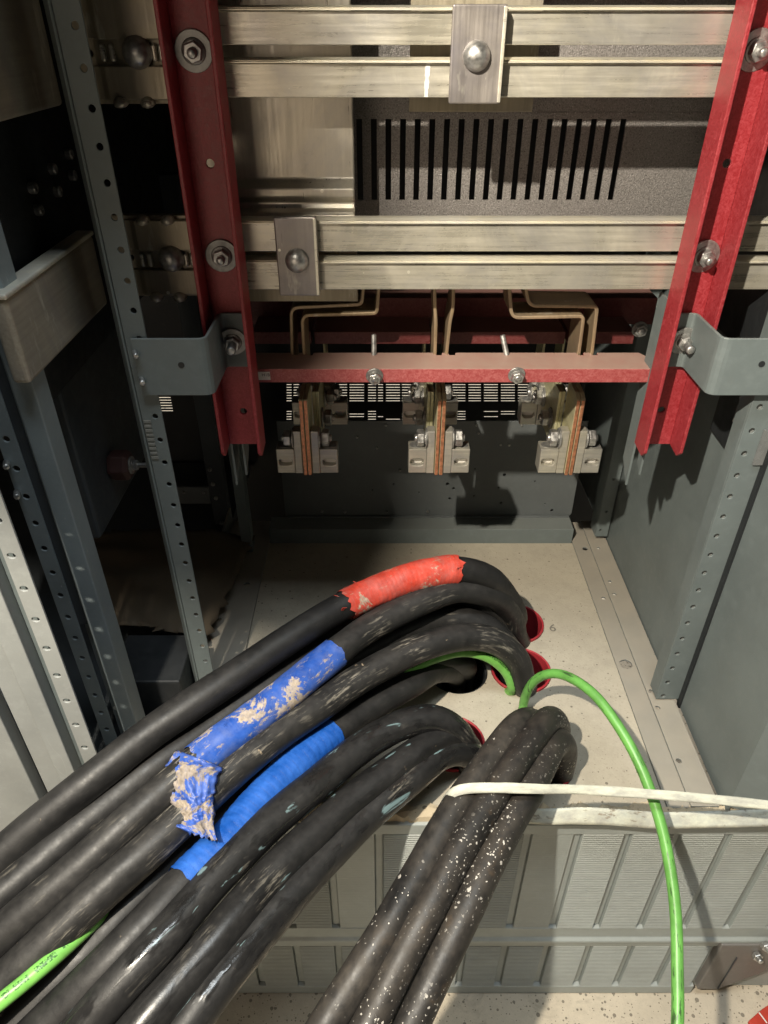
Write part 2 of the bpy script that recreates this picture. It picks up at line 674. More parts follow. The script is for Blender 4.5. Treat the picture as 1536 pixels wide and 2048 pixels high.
def wire_mat(name, c, printed=False, scuff=0.3):
    t = NT(name)
    v_ = t.coord((1.0, 0.034, 1.0), uv=True)
    vs = t.coord((0.16, 0.034, 1.0), uv=True)
    n1 = t.noise(v_, 60, 5)
    col = t.mix(t.ramp(n1, 0.3, 0.7), mul(c, 0.75), mul(c, 1.2))
    sf = t.ramp(t.noise(vs, 230, 5, 0.7), 0.62 - 0.06 * scuff, 0.68 - 0.06 * scuff, 0, 0.85 * min(1, scuff * 2))
    col = t.mix(sf, col, (0.025, 0.05, 0.02))
    if printed:
        tc = t.n('ShaderNodeTexCoord')
        sp = t.n('ShaderNodeSeparateXYZ')
        t.l(tc.outputs['UV'], sp.inputs[0])
        band = t.math('MULTIPLY', t.math('GREATER_THAN', sp.outputs[1], 0.44), t.math('LESS_THAN', sp.outputs[1], 0.56))
        wd = t.n('ShaderNodeTexNoise', noise_dimensions='1D')
        t.l(sp.outputs[0], wd.inputs['W'])
        wd.inputs['Scale'].default_value = 120
        wd.inputs['Detail'].default_value = 1
        lt = t.noise(t.coord((1.0, 0.034, 1.0), uv=True), 900, 1)
        m_ = t.math('MULTIPLY', band, t.math('MULTIPLY', t.ramp(wd.outputs[0], 0.42, 0.47), t.ramp(lt, 0.40, 0.52)))
        col = t.mix(t.math('MULTIPLY', m_, 0.85), col, (0.012, 0.06, 0.015))
    return t.done(col, 0.4, 0.0, t.bump(n1, 0.1, 0.0004))


M = {}
M['grey'] = paint('grey_cabinet_paint', (0.138, 0.164, 0.166), 0.46, 0.10, 0.15, dust=0.15)
M['grey_dusty'] = paint('dusty_grey_paint', (0.19, 0.20, 0.19), 0.5, 0.10, 0.15, dust=0.75)
M['grey_chipped'] = paint('chipped_grey_paint', (0.19, 0.225, 0.24), 0.42, 0.12, 0.18, chips=0.14)
M['grey_light'] = paint('light_grey_paint', (0.28, 0.295, 0.29), 0.5, 0.10, 0.15)
M['grey_plinth'] = paint('plinth_grey_paint', (0.325, 0.362, 0.358), 0.45, 0.09, 0.12, dust=0.2)
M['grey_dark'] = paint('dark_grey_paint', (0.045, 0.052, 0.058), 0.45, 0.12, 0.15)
M['grey_back'] = paint('back_plate_paint', (0.11, 0.122, 0.125), 0.55, 0.10, 0.15)
M['brown_grey'] = paint('brownish_grey_paint', (0.17, 0.162, 0.152), 0.5, 0.10, 0.15)
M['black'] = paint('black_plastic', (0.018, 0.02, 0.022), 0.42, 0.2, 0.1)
M['red'] = red_board('red_insulator_board', (0.315, 0.025, 0.032))
M['red_shaded'] = red_board('shaded_red_insulator_board', (0.13, 0.022, 0.022), dust=0.35)  # dusty red board with the shade behind the strips put into its colour
M['red_dusty'] = red_board('dusty_red_insulator_board', (0.37, 0.066, 0.068), dust=0.92)
M['bar'] = busbar('tinned_busbar', (0.44, 0.415, 0.335), (0.80, 0.765, 0.655), 0.6, 0.31, 0, 0.55)
M['bar_edge'] = busbar('lit_busbar_edge', (0.72, 0.68, 0.54), (0.88, 0.84, 0.70), 0.55, 0.35, 0, 0.2)  # paler than the bar: light caught on the lips put into colour
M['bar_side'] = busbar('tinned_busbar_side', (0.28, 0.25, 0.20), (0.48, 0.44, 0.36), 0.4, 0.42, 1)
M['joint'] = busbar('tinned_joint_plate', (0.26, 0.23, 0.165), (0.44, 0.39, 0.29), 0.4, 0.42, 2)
M['riser'] = busbar('tinned_riser', (0.42, 0.39, 0.32), (0.68, 0.64, 0.54), 0.7, 0.36, 2, 0.6)
M['clamp'] = busbar('clamp_steel', (0.22, 0.20, 0.19), (0.40, 0.37, 0.345), 0.6, 0.36, 2, 0.6)
M['rod'] = busbar('tarnished_bus_strip', (0.30, 0.225, 0.135), (0.52, 0.40, 0.26), 0.6, 0.45, 2)
M['tinned'] = busbar('tinned_flat', (0.50, 0.47, 0.28), (0.80, 0.76, 0.50), 0.55, 0.42, 1)
M['alu'] = busbar('lug_aluminium', (0.34, 0.33, 0.28), (0.64, 0.61, 0.52), 0.6, 0.4, 0)
M['copper'] = steel('copper_edge', (0.72, 0.33, 0.19), 0.42, 0.85)
M['steel'] = steel('zinc_steel', (0.50, 0.50, 0.49), 0.36, 0.85)
M['steel_dull'] = steel('dull_zinc_steel', (0.36, 0.36, 0.35), 0.42, 0.7)
M['floor'] = concrete('cabinet_floor_concrete', (0.42, 0.38, 0.305), 0.14, 0.16, 200)
M['ground'] = concrete('ground_concrete', (0.55, 0.485, 0.385), 0.8, 0.6, 120)
M['grout'] = concrete('broken_grout', (0.50, 0.42, 0.30), 0.3, 0.7, 140)
M['conduit'] = paint('red_conduit', (0.36, 0.03, 0.04), 0.4, 0.15, 0.1)
M['cardboard'] = paint('brown_cardboard', (0.125, 0.097, 0.066), 0.8, 0.12, 0.1, bscale=300)
M['wall'] = paint('white_wall', (0.75, 0.74, 0.71), 0.7, 0.05, 0.05)
M['sticker'] = paint('white_sticker', (0.72, 0.70, 0.66), 0.5, 0.06, 0.02)
M['ink'] = paint('black_ink', (0.02, 0.02, 0.02), 0.5, 0.05, 0.0)
M['pencil'] = paint('faded_marker', (0.17, 0.155, 0.13), 0.8, 0.2, 0.0)
M['strap'] = tape_mat('white_tape', (0.50, 0.49, 0.445), 0.0, 0.0, 0.5)
M['strap_dirty'] = tape_mat('dirty_white_tape', (0.50, 0.49, 0.445), 0.10, 0.0, 0.5, (0.30, 0.26, 0.20))
M['red_tape'] = tape_mat('red_tape', (0.56, 0.048, 0.026), 0.02, 0.0050, 0.45)
M['blue_tape_dirty'] = tape_mat('dirty_blue_tape', (0.010, 0.072, 0.40), 0.44, 0.0, 0.42)
M['blue_tape'] = tape_mat('blue_tape', (0.008, 0.092, 0.45), 0.0, 0.0075, 0.40)
M['flap'] = tape_mat('muddy_blue_tape', (0.016, 0.075, 0.40), 0.66, 0.0, 0.45, (0.36, 0.30, 0.23))
M['c_plain'] = cable_mat('black_cable', 0.30, 0.05, 0)
M['c_scraped'] = cable_mat('scraped_black_cable', 0.45, 0.6, 0)
M['c_smear'] = cable_mat('smeared_black_cable', 0.2, 0.12, 0, 0.9, 1.0)
M['c_low'] = cable_mat('lower_black_cable', 0.2, 0.05, 0, 0.7, 0.5)
M['c_specks'] = cable_mat('paint_speckled_black_cable', 0.75, 0.0, 1.0, 0, 0, dustcol=(0.085, 0.070, 0.054))
M['c_dusty'] = cable_mat('dusty_black_cable', 0.8, 0.0, 0.35, 0, 0, dustcol=(0.085, 0.072, 0.057))
M['green'] = wire_mat('green_wire', (0.13, 0.36, 0.075), False, 0.9)
M['green_print'] = wire_mat('printed_green_wire', (0.19, 0.50, 0.10), True, 0.05)


def vent_mat():
    t = NT('textured_grey_vent_paint')
    v_ = t.coord()
    n = t.noise(v_, 800, 3, 0.6)
    c = (0.255, 0.24, 0.23)
    col = t.mix(t.ramp(n, 0.35, 0.65), mul(c, 0.72), mul(c, 1.25))
    sp = t.specks(v_, 620, 0.42, 0.30)
    col = t.mix(t.math('MULTIPLY', sp, 0.7), col, (0.62, 0.60, 0.57))
    return t.done(col, t.ramp(n, 0.3, 0.7, 0.25, 0.5), 0.45, t.bump(n, 0.8, 0.0007))


M['vent'] = vent_mat()


def struct(name, bm, mat):
    o = obj(name, bm, mat)
    o['kind'] = 'structure'
    return o


# ------------------------------------------------------------------ bolts
def bolt(parent, pos, axis, stud_r, stud_len, wr=0.0, wt=0.0016, nut_r=0.0, nut_h=0.005, nm='bolt', twist=0.3, mat='steel', dome=False, nut_at=None):
    """stud along axis from pos; washer and hex nut are its sub-parts"""
    pos = Vector(pos)
    axis = Vector(axis).normalized()
    bm = B()
    if dome:
        r_ = stud_r
        prof = [(0, -0.001), (r_, -0.001), (r_, 0.0012)]
        for i in range(1, 9):
            a = i / 8 * math.pi / 2
            prof.append((r_ * math.cos(a) * 0.985, 0.0012 + stud_len * math.sin(a)))
        prof[-1] = (0, 0.0012 + stud_len)
        lathe(bm, prof, pos, axis, 28)
        return obj(nm, bm, M[mat], parent, smooth=True)
    prof = [(0, -0.001)]
    L_ = stud_len
    n = max(3, int(L_ / 0.0016))
    for i in range(n + 1):
        h = -0.001 + (L_ + 0.001) * i / n
        prof.append((stud_r * (1.0 if i % 2 else 0.9), h))
    prof.append((stud_r * 0.7, L_ + stud_r * 0.25))
    prof.append((0, L_ + stud_r * 0.25))
    lathe(bm, prof, pos, axis, 12)
    o = obj(nm, bm, M[mat], parent, smooth=True)
    h0 = 0.0
    if wr:
        bm = B()
        lathe(bm, [(stud_r * 1.02, 0), (wr, 0), (wr, wt * 0.7), (wr * 0.97, wt), (wr * 0.62, wt), (wr * 0.60, wt * 1.6), (wr * 0.5, wt * 1.9), (stud_r * 1.02, wt * 1.9)], pos, axis, 28)
        obj('washer', bm, M['steel_dull'], o, bevel=0.0003)
        h0 = wt * 1.9
    if nut_r:
        bm = B()
        lathe(bm, [(stud_r * 1.03, 0), (nut_r * 0.93, 0), (nut_r, nut_h * 0.15), (nut_r, nut_h * 0.85), (nut_r * 0.9, nut_h), (stud_r * 1.03, nut_h)], pos + axis * h0, axis, 6, twist)
        obj('nut', bm, M['steel'], o, bevel=0.0003)
    return o


def screw(parent, pos, axis, r_=0.003, h=0.004, mat='steel', nm='screw'):
    bm = B()
    lathe(bm, [(0, -0.0005), (r_, -0.0005), (r_, h * 0.8), (r_ * 0.8, h), (r_ * 0.35, h), (r_ * 0.3, h * 0.6), (0, h * 0.6)], pos, axis, 12)
    return obj(nm, bm, M[mat], parent, smooth=False)


# =================================================================== SETTING
YP = 0.40            # plinth front plane
ZG = zat(1985, YP)   # concrete level
bm = B()
box(bm, -3, 3, -2.2, 3.2, ZG - 0.05, ZG)
struct('ground', bm, M['ground'])

# conduit holes in the cabinet floor
HOLES = [(0.172, 0.677), (0.166, 0.596), (0.089, 0.677), (0.089, 0.596), (0.164, 0.466), (0.074, 0.491)]
HR = 0.0365
XL, XR = -0.205, 0.335     # bay between the walls
YB = 0.851                 # back edge of the floor
bm = B()
plate(bm, rect2(XL, XR - 0.05, YP + 0.012, YB), [circle2(x, y, HR if k_ < 6 else 0.034, 40) for k_, (x, y) in enumerate(HOLES)], (0, 0, 0), (1, 0, 0), (0, 1, 0), (0, 0, -1), 0.02)
floor = struct('floor', bm, M['floor'])

bm = B()
t_ = bpy.data.curves.new('six', 'FONT')
t_.body = '6'
t_.size = 0.024
t_.extrude = 0.0001


def text_mesh(body, size, origin, ax, ay, name, mat, parent, extrude=0.0001):
    c = bpy.data.curves.new('txt', 'FONT')
    c.body = body
    c.size = size
    c.extrude = extrude
    o = bpy.data.objects.new('txt', c)
    COL.objects.link(o)
    dg = bpy.context.evaluated_depsgraph_get()
    me = bpy.data.meshes.new_from_object(o.evaluated_get(dg))
    bpy.data.objects.remove(o)
    b_ = bmesh.new()
    b_.from_mesh(me)
    bpy.data.meshes.remove(me)
    ax, ay = Vector(ax), Vector(ay)
    az = ax.cross(ay)
    for v_ in b_.verts:
        v_.co = Vector(origin) + ax * v_.co.x + ay * v_.co.y + az * v_.co.z
    return obj(name, b_, mat, parent)


p6 = PZ(1098, 1262, 0.0)
bm.free()
text_mesh('6', 0.019, (p6.x, p6.y, 0.0006), (0.98, -0.17, 0), (0.17, 0.98, 0), 'handwritten_number', M['pencil'], floor)

# conduit stubs: each a thing
for i, (x, y) in enumerate(HOLES):
    bm = B()
    hr_ = HR
    dz_ = -0.0045 if i == 3 else 0.0
    lathe(bm, [(hr_ - 0.0005, -0.16), (hr_ - 0.0005, 0.0022 + dz_), (hr_ - 0.0015, 0.0028 + dz_), (hr_ - 0.003, 0.0022 + dz_), (hr_ - 0.003, -0.16)], (x, y, 0), (0, 0, 1), 40)
    lab = ['red conduit stub in the floor beside the handwritten 6', 'red conduit stub beside the rising green wire, middle of the right row',
           'red conduit stub at the back of the inner row, seen under the arching cables', 'conduit stub coloured black for the shade under the arch of the scraped cable',
           'red conduit stub under the strapped bundle of three cables', 'red conduit stub of the lower cyan smeared cables'][i]
    tag(obj('conduit_stub', bm, M['black' if i == 3 else 'conduit'], smooth=False), lab, 'conduit', 'conduits set in the cabinet floor')  # the black stub has the shade under the cables put into its colour

# broken grout edge at the front of the floor
bm = B()
random.seed(3)
x = -0.19
nv = 150
grid = []
for i in range(nv + 1):
    xx = -0.2 + 0.55 * i / nv
    row = []
    for j, (yy, zz) in enumerate(((YP + 0.0012, -0.012), (YP + 0.004, 0.0), (YP + 0.010, 0.004), (YP + 0.0145, 0.003), (YP + 0.018, -0.004))):
        nz = mnoise.noise(Vector((xx * 55, j * 3.1, 0))) * 0.0045 + mnoise.noise(Vector((xx * 190, j * 7.0, 4))) * 0.0025
        row.append(bm.verts.new((xx, yy + nz * (1.2 if j else 0), zz + nz * (1 if 0 < j < 4 else 0))))
    grid.append(row)
for i in range(nv):
    for j in range(4):
        bm.faces.new((grid[i][j], grid[i + 1][j], grid[i + 1][j + 1], grid[i][j + 1]))
for row in (grid[0], grid[-1]):
    bm.faces.new(row)
bm.faces.new([g[0] for g in grid] + [g[4] for g in reversed(grid)])
tag(obj('grout_edge', bm, M['grout']), 'crumbly strip of broken grout along the front edge of the cabinet floor', 'grout')

# rear room wall seen through louvres
bm = B()
box(bm, -2.5, 2.5, 2.6, 2.7, ZG, 2.4)
tag(obj('room_wall', bm, M['wall']), 'bright white room wall glimpsed through the rear louvres', 'wall')

# =================================================================== CABINET BODY
# floor rails
def rail(label, x0, x1, x2, mat):
    """stepped sheet rail running into the depth: lower flat x0..x1, upper flat x1..x2"""
    r0 = thing('floor_rail', label, 'rail', ((x0 + x2) / 2, 0.6, 0), 'steel rails round the cabinet floor')
    return r0


rr_ = rail('dusty grey stepped steel rail along the right edge of the cabinet floor', 0.281, 0.305, 0.338, None)
bm = B()
y0, y1 = YP + 0.012, 0.90
xs0, xs1, xs2 = 0.283, 0.3065, 0.337


def railholes(items):
    return [circle2(x_, y_, r_, 14) for x_, y_, r_ in items]


pts_low = [(1170, 1097, 0.004), (1252, 1328, 0.0075), (1207, 1196, 0.0028)]
hl = []
for u, v, r_ in pts_low:
    p = PZ(u, v, 0.003)
    hl.append((min(max(p.x, xs0 + r_ + .001), xs1 - r_ - .0015), p.y, r_))
plate(bm, rect2(xs0, xs1, y0, y1), railholes(hl), (0, 0, 0.003), (1, 0, 0), (0, 1, 0), (0, 0, -1), 0.0028)
obj('lower_flange', bm, M['grey_dusty'], rr_, bevel=0.0005)
bm = B()
pts_up = [(1197, 1096, .0024), (1220, 1163, .0024), (1229, 1188, .0024), (1301, 1382, .0027), (1312, 1415, .0027), (1351, 1521, .0028)]
hl = []
for u, v, r_ in pts_up:
    p = PZ(u, v, 0.006)
    hl.append((min(max(p.x, xs1 + r_ + .002), xs2 - r_ - .002), p.y, r_))
plate(bm, rect2(xs1 - 0.0006, xs2 - 0.003, y0, y1), railholes(hl), (0, 0, 0.006), (1, 0, 0), (0, 1, 0), (0, 0, -1), 0.0028)
obj('upper_flange', bm, M['grey_dusty'], rr_, bevel=0.0006)

rl_ = rail('dark grey steel rail along the shaded left edge of the cabinet floor', -0.235, -0.21, -0.18, None)
bm = B()
plate(bm, rect2(-0.235, -0.172, y0, y1), [circle2(-0.19, 0.75, .004), circle2(-0.19, 0.60, .004), circle2(-.215, .68, .003)], (0, 0, 0.005), (1, 0, 0), (0, 1, 0), (0, 0, -1), 0.0035)
obj('lower_flange', bm, M['grey_dusty'], rl_, bevel=0.0006)
bm = B()
box(bm, -0.239, -0.2355, y0, y1, 0.0, 0.03)
obj('upright_flange', bm, M['grey_dusty'], rl_, bevel=0.0006)

bk = thing('floor_rail', 'grey folded steel rail across the back edge of the cabinet floor', 'rail', (0.06, YB, 0), 'steel rails round the cabinet floor')
bm = B()
pr = sheet_profile([(YB, 0.0), (YB, 0.024), (YB + 0.03, 0.024)], 0.002)
prism(bm, pr, (-0.171, 0, 0), (0, 1, 0), (0, 0, 1), (1, 0, 0), 0.453)
obj('folded_front', bm, M['grey'], bk, bevel=0.0006)
bm = B()
box(bm, -0.171, 0.282, YB + 0.031, YB + 0.035, 0.0, 0.021)
obj('rear_flange', bm, M['grey_dark'], bk)

# right wall
ws = thing('side_panel', 'large teal grey side panel behind the drilled post, right wall of the bay', 'panel', (XR, 0.72, 0.2), 'right wall panels')
bm = B()
box(bm, XR, XR + 0.003, 0.556, 1.09, 0.001, 1.24)
obj('sheet', bm, M['grey'], ws)
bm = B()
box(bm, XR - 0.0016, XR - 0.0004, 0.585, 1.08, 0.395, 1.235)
obj('shade_sheet', bm, M['black'], ws)  # black sheet put in for the shade on the upper wall
wf = thing('side_panel', 'teal grey side panel in front of the drilled post, nearest the right edge', 'panel', (XR, 0.48, 0.2), 'right wall panels')
bm = B()
box(bm, XR + 0.004, XR + 0.007, YP + 0.008, 0.553, 0.001, 1.24)
obj('sheet', bm, M['grey'], wf)

bm = B()
prism(bm, [(0, 0.012), (0.30, 0.10), (0.30, 1.24), (0, 1.24)], (XR + 0.0041, YP + 0.0080, 0), (0.82, -0.57, 0), (0, 0, 1), (0.57, 0.82, 0), 0.003)
tag(obj('front_side_sheet', bm, M['grey']), 'teal grey sheet turning outward at the right edge above the white strap', 'panel')

# right drilled post
def drilled(parent, nm, x0, x1, y, z0, z1, t, hx, hz0, pitch, r_, mat, n=(0, 1, 0), elong=1.0):
    b_ = B()
    n = Vector(n)
    K = 16
    zc = hz0
    zs = []
    while zc + pitch / 2 < z1:
        zs.append(zc)
        zc += pitch
    rows_ = [(zs[k] - pitch / 2 if k else z0, zs[k] + pitch / 2 if k < len(zs) - 1 else z1, zs[k]) for k in range(len(zs))]
    for (ra, rb2, zc) in rows_:
        per = [(x0, ra), ((x0 + hx) / 2, ra), (hx, ra), ((x1 + hx) / 2, ra), (x1, ra), (x1, (ra + zc) / 2), (x1, zc), (x1, (rb2 + zc) / 2), (x1, rb2), ((x1 + hx) / 2, rb2), (hx, rb2), ((x0 + hx) / 2, rb2), (x0, rb2), (x0, (rb2 + zc) / 2), (x0, zc), (x0, (ra + zc) / 2)]
        cir = [(hx + r_ * math.cos(math.radians(225 + 22.5 * k)), zc + elong * r_ * math.sin(math.radians(225 + 22.5 * k))) for k in range(K)]
        F0 = [b_.verts.new((p[0], y, p[1])) for p in per]
        F1 = [b_.verts.new(Vector((p[0], y, p[1])) + n * t) for p in per]
        C0 = [b_.verts.new((p[0], y, p[1])) for p in cir]
        C1 = [b_.verts.new(Vector((p[0], y, p[1])) + n * t) for p in cir]
        for k in range(K):
            m_ = (k + 1) % K
            b_.faces.new((F0[k], F0[m_], C0[m_], C0[k]))
            b_.faces.new((F1[k], C1[k], C1[m_], F1[m_]))
            b_.faces.new((C0[k], C0[m_], C1[m_], C1[k]))
            side = per[k][0] == per[m_][0] and per[k][0] in (x0, x1)
            bott = per[k][1] == per[m_][1] and per[k][1] in (z0, z1)
            if side or bott:
                b_.faces.new((F0[k], F1[k], F1[m_], F0[m_]))
    bmesh.ops.remove_doubles(b_, verts=b_.verts, dist=1e-6)
    return obj(nm, b_, mat, parent, bevel=0.0004)


rp = thing('drilled_post', 'grey drilled steel post standing against the right wall panels', 'post', (0.325, 0.55, 0), 'drilled frame posts')
xp0, xp1 = 0.3115, 0.3375
drilled(rp, 'face', xp0, xp1, 0.545, 0.0085, 1.1, 0.002, 0.319, 0.0135, 0.0228, 0.0026, M['grey'])
bm = B()
box(bm, xp0, xp0 + 0.002, 0.5475, 0.566, 0.0085, 1.1)
obj('return_flange', bm, M['grey'], rp, bevel=0.0004)
bm = B()
box(bm, xp0 + 0.0025, xp1 - 0.001, 0.5484, 0.5500, 0.0085, 1.1)
obj('light_catcher', bm, M['grey_light'], rp)  # added behind the holes to catch lamp light
bm = B()
box(bm, xp1 - 0.0006, xp1 + 0.0016, 0.538, 0.5446, 0.001, 1.1)
obj('gap_strip', bm, M['black'], rp)  # black strip standing in for the dark gap along the post edge

# rear right post and its base
rrp = thing('drilled_post', 'short looking grey post at the back right corner beside the back plate', 'post', (0.32, 0.84, 0), 'drilled frame posts')
p0 = PY(1190, 1073, 0.846)
p1 = PY(1213, 1073, 0.846)
bm = B()
plate(bm, rect2(p0.x, p1.x + 0.001, p0.z, 0.45), [circle2(p0.x + 0.006, p0.z + 0.012, 0.0017), circle2(p0.x + 0.009, p0.z + 0.045, 0.0017), circle2(p0.x + 0.009, p0.z + 0.10, 0.0017)], (0, 0.846, 0), (1, 0, 0), (0, 0, 1), (0, 1, 0), 0.002)
obj('face', bm, M['grey'], rrp, bevel=0.0004)
bm = B()
box(bm, p0.x, p0.x + 0.002, 0.8485, 0.875, p0.z, 0.45)
obj('return_flange', bm, M['grey'], rrp)

# dark bracket bar on right wall under the outer bracket
db = thing('wall_bar', 'black bar with a short bolt fixed high on the right wall', 'bar', (0.33, 0.63, 0.34))
pa, pb, pc = PX(1424, 858, 0.331), PX(1480, 933, 0.331), PX(1424, 812, 0.331)
bm = B()
prism(bm, [(pa.y, pa.z), (pb.y, pb.z), (pb.y, pb.z + 0.09), (pa.y, pb.z + 0.09)], (0.3285, 0, 0), (0, 1, 0), (0, 0, 1), (1, 0, 0), 0.006)
obj('plate', bm, M['black'], db, bevel=0.0008)
bolt(db, PX(1484, 905, 0.3285), (-1, -0.2, 0), 0.0026, 0.011)
q = PY(1478, 815, 0.565)
bm = B()
box(bm, 0.316, 0.334, 0.574, 0.5755, zat(843, .575), zat(775, .575))
tag(obj('clear_label_holder', bm, paint('smoky_plastic', (0.10, 0.095, 0.09), 0.25, 0.35, 0.1)), 'smoky plastic strip tucked behind the drilled post under the outer bracket', 'plastic strip')
bm = B()
box(bm, 0.3285, 0.339, 0.5425, 0.5445, zat(930, .543), zat(860, .543))
tag(obj('clear_label_holder', bm, paint('clear_plastic_sleeve', (0.16, 0.165, 0.165), 0.25, 0.25, 0.1)), 'clear plastic sleeve clipped on the face of the right drilled post', 'plastic strip')

# back plate with round corner
bp = thing('back_plate', 'dark grey drilled back plate hanging behind the terminal lugs', 'plate', (0.06, 0.885, 0.02))
yb = 0.885
xb0, xb1 = xat(568, 1000, yb), xat(1148, 1000, yb)
zb0 = zat(1033, yb)
zb1 = zat(842, yb)
bm = B()
rc = 0.006
out = [(xb0, zb0), (xb1 - rc, zb0), (xb1 - rc * .3, zb0 + rc * .3), (xb1, zb0 + rc), (xb1, zb1), (xb0, zb1)]
hs = []
for (u, v, r_) in [(645, 1028, 0), (895, 968, 2.6), (907, 977, 2.2), (838, 985, 1.4), (899, 997, 2.0), (948, 992, 1.6), (1009, 950, 2.6), (1002, 1006, 2.4), (1104, 1021, 2.4), (787, 968, 1.4), (745, 980, 1.4), (1070, 963, 1.4), (1090, 1008, 1.2), (840, 930, 1.2), (997, 975, 1.2), (950, 938, 1.5), (1075, 840, 0)]:
    if r_:
        p = PY(u, v, yb)
        hs.append(circle2(p.x, p.z, r_ * 0.001, 10))
plate(bm, out, hs, (0, yb, 0), (1, 0, 0), (0, 0, 1), (0, 1, 0), 0.002)
obj('sheet', bm, M['grey_back'], bp, bevel=0.0006)
bm = B()
box(bm, xb0 + 0.004, xb1 - 0.004, yb - 0.006, yb - 0.0005, zb0, zb0 + 0.0035)
obj('bottom_fold', bm, M['grey_back'], bp, bevel=0.0008)
for (u, v) in [(644, 1026), (690, 1027), (773, 1027), (855, 1026)]:
    screw(bp, PY(u, v - 4, yb), (0, -1, 0), 0.0022, 0.003, 'steel_dull')
for (u, v) in [(772, 849), (953, 848), (1043, 847), (1001, 889), (1018, 890), (714, 874), (832, 868), (957, 866), (754, 896), (800, 940)]:
    screw(bp, PY(u, max(v, 850), yb), (0, -1, 0), 0.0016, 0.0022, 'steel')

# rear louvred panel
rv = thing('louvred_rear_panel', 'black louvred rear panel with bright daylit slots behind the lugs', 'panel', (0.05, 1.1, 0))
yr = 1.10
hs = []
random.seed(11)
zt, zbm = zat(752, yr), zat(838, yr)
cols = [(573, 583), (587, 598), (664, 694), (699, 728), (736, 752), (756, 766), (772, 800), (804, 822), (830, 858), (905, 931), (937, 962), (968, 996), (1002, 1030), (1036, 1060), (1064, 1082)]
for a, b in cols:
    z = zt
    k = 0
    while z > zbm:
        v_px = 752 + (838 - 752) * (zt - z) / (zt - zbm)
        if not (802 < v_px < 818) and not (v_px > 818 and random.random() < 0.45):
            xa, xb_ = xat(a, v_px, yr), xat(b, v_px, yr)
            hs.append(rect2(xa, xb_, z - 0.0014, z))
        z -= 0.0050
        k += 1
for a, b in [(304, 342), (80, 95)]:
    z = zat(778, yr)
    while z > zat(826, yr):
        hs.append(rect2(xat(a, 800, yr), xat(b, 800, yr), z - 0.0018, z))
        z -= 0.0050
bm = B()
plate(bm, rect2(-0.85, 0.40, ZG, 1.3), hs, (0, yr, 0), (1, 0, 0), (0, 0, 1), (0, 1, 0), 0.0015)
obj('sheet', bm, M['black'], rv)

# unseen roof sheet, added to keep room light out of the upper interior
bm = B()
box(bm, -0.85, 0.42, YP + 0.01, 1.12, 1.25, 1.27)
tag(obj('roof_blocker', bm, M['grey']), 'unseen grey roof sheet added over the cabinet to block room light', 'roof')
bm = B()
box(bm, -0.85, 0.42, 0.432, 0.440, 0.79, 1.248)  # unseen, added to keep ceiling light off the posts and interior
tag(obj('header_blocker', bm, M['grey']), 'unseen grey panel added above the opening to block ceiling light', 'panel')
bm = B()
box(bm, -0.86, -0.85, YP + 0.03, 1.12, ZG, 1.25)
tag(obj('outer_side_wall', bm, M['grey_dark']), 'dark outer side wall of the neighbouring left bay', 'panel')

# left bay dark fittings
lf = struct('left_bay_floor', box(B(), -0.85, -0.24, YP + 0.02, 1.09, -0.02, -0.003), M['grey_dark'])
lb = thing('inner_post', 'dark inner post standing at the back of the left bay', 'post', (-0.24, 0.93, 0))
bm = B()
box(bm, xat(418, 980, .9), xat(450, 980, .9), 0.90, 0.92, -0.002, 0.5)
obj('column', bm, M['grey_dark'], lb, bevel=0.001)
for v in (938, 967, 995, 1045):
    screw(lb, PY(404 + (v - 938) * 0.22 + 16, v, .9), (0, -1, 0), 0.003, 0.004, 'steel_dull')
lp2 = thing('inner_post', 'dark rear corner post directly behind the foot of the left red channel', 'post', (-0.19, 0.80, 0))
bm = B()
box(bm, xat(470, 1000, .82), xat(492, 1000, .82), 0.82, 0.84, 0.006, 0.5)
obj('column', bm, M['grey'], lp2, bevel=0.001)
lg = thing('gland_plate', 'dark grey plate with a dark slot low at the back of the left bay', 'plate', (-0.3, 0.95, 0.05))
bm = B()
pA, pB_ = PY(335, 1060, .96), PY(416, 975, .96)
box(bm, pA.x, pB_.x, .96, .965, pA.z, pB_.z)
obj('sheet', bm, M['grey_back'], lg, bevel=0.001)
for u in (368, 408):
    screw(lg, PY(u, 984, .96), (0, -1, 0), .0025, .003, 'steel_dull')

# hanging side box in left bay
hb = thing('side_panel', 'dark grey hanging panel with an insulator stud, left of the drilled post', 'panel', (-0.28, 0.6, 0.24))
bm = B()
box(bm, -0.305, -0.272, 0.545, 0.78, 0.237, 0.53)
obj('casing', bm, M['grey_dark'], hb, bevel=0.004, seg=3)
pi = PX(222, 930, -0.272)
bm = B()
lathe(bm, [(0, 0), (0.014, 0), (0.0155, 0.004), (0.0155, 0.016), (0.0135, 0.02), (0, 0.02)], (-0.272, pi.y, pi.z), (1, 0, 0), 6)
obj('insulator', bm, paint('dull_brown_insulator', (0.075, 0.035, 0.032), 0.5, 0.15, 0.1), hb, bevel=0.001)
bolt(hb, (-0.252, pi.y, pi.z), (1, 0, 0), 0.0028, 0.02, 0.009, 0.0016, 0.0055, 0.004)

# divider plate with screws, upper left
dv = thing('divider_plate', 'near black divider plate with scattered screws at the upper left', 'plate', (-0.262, 0.7, 0.5))
bm = B()
box(bm, -0.268, -0.262, 0.47, 1.0, 0.40, 1.24)
obj('sheet', bm, M['black'], dv, bevel=0.001)
for (u, v) in [(60, 376), (100, 338), (110, 383), (140, 351), (133, 308), (72, 420)]:
    screw(dv, PX(u, v, -0.262), (1, 0, 0), 0.0042, 0.005, 'steel_dull')

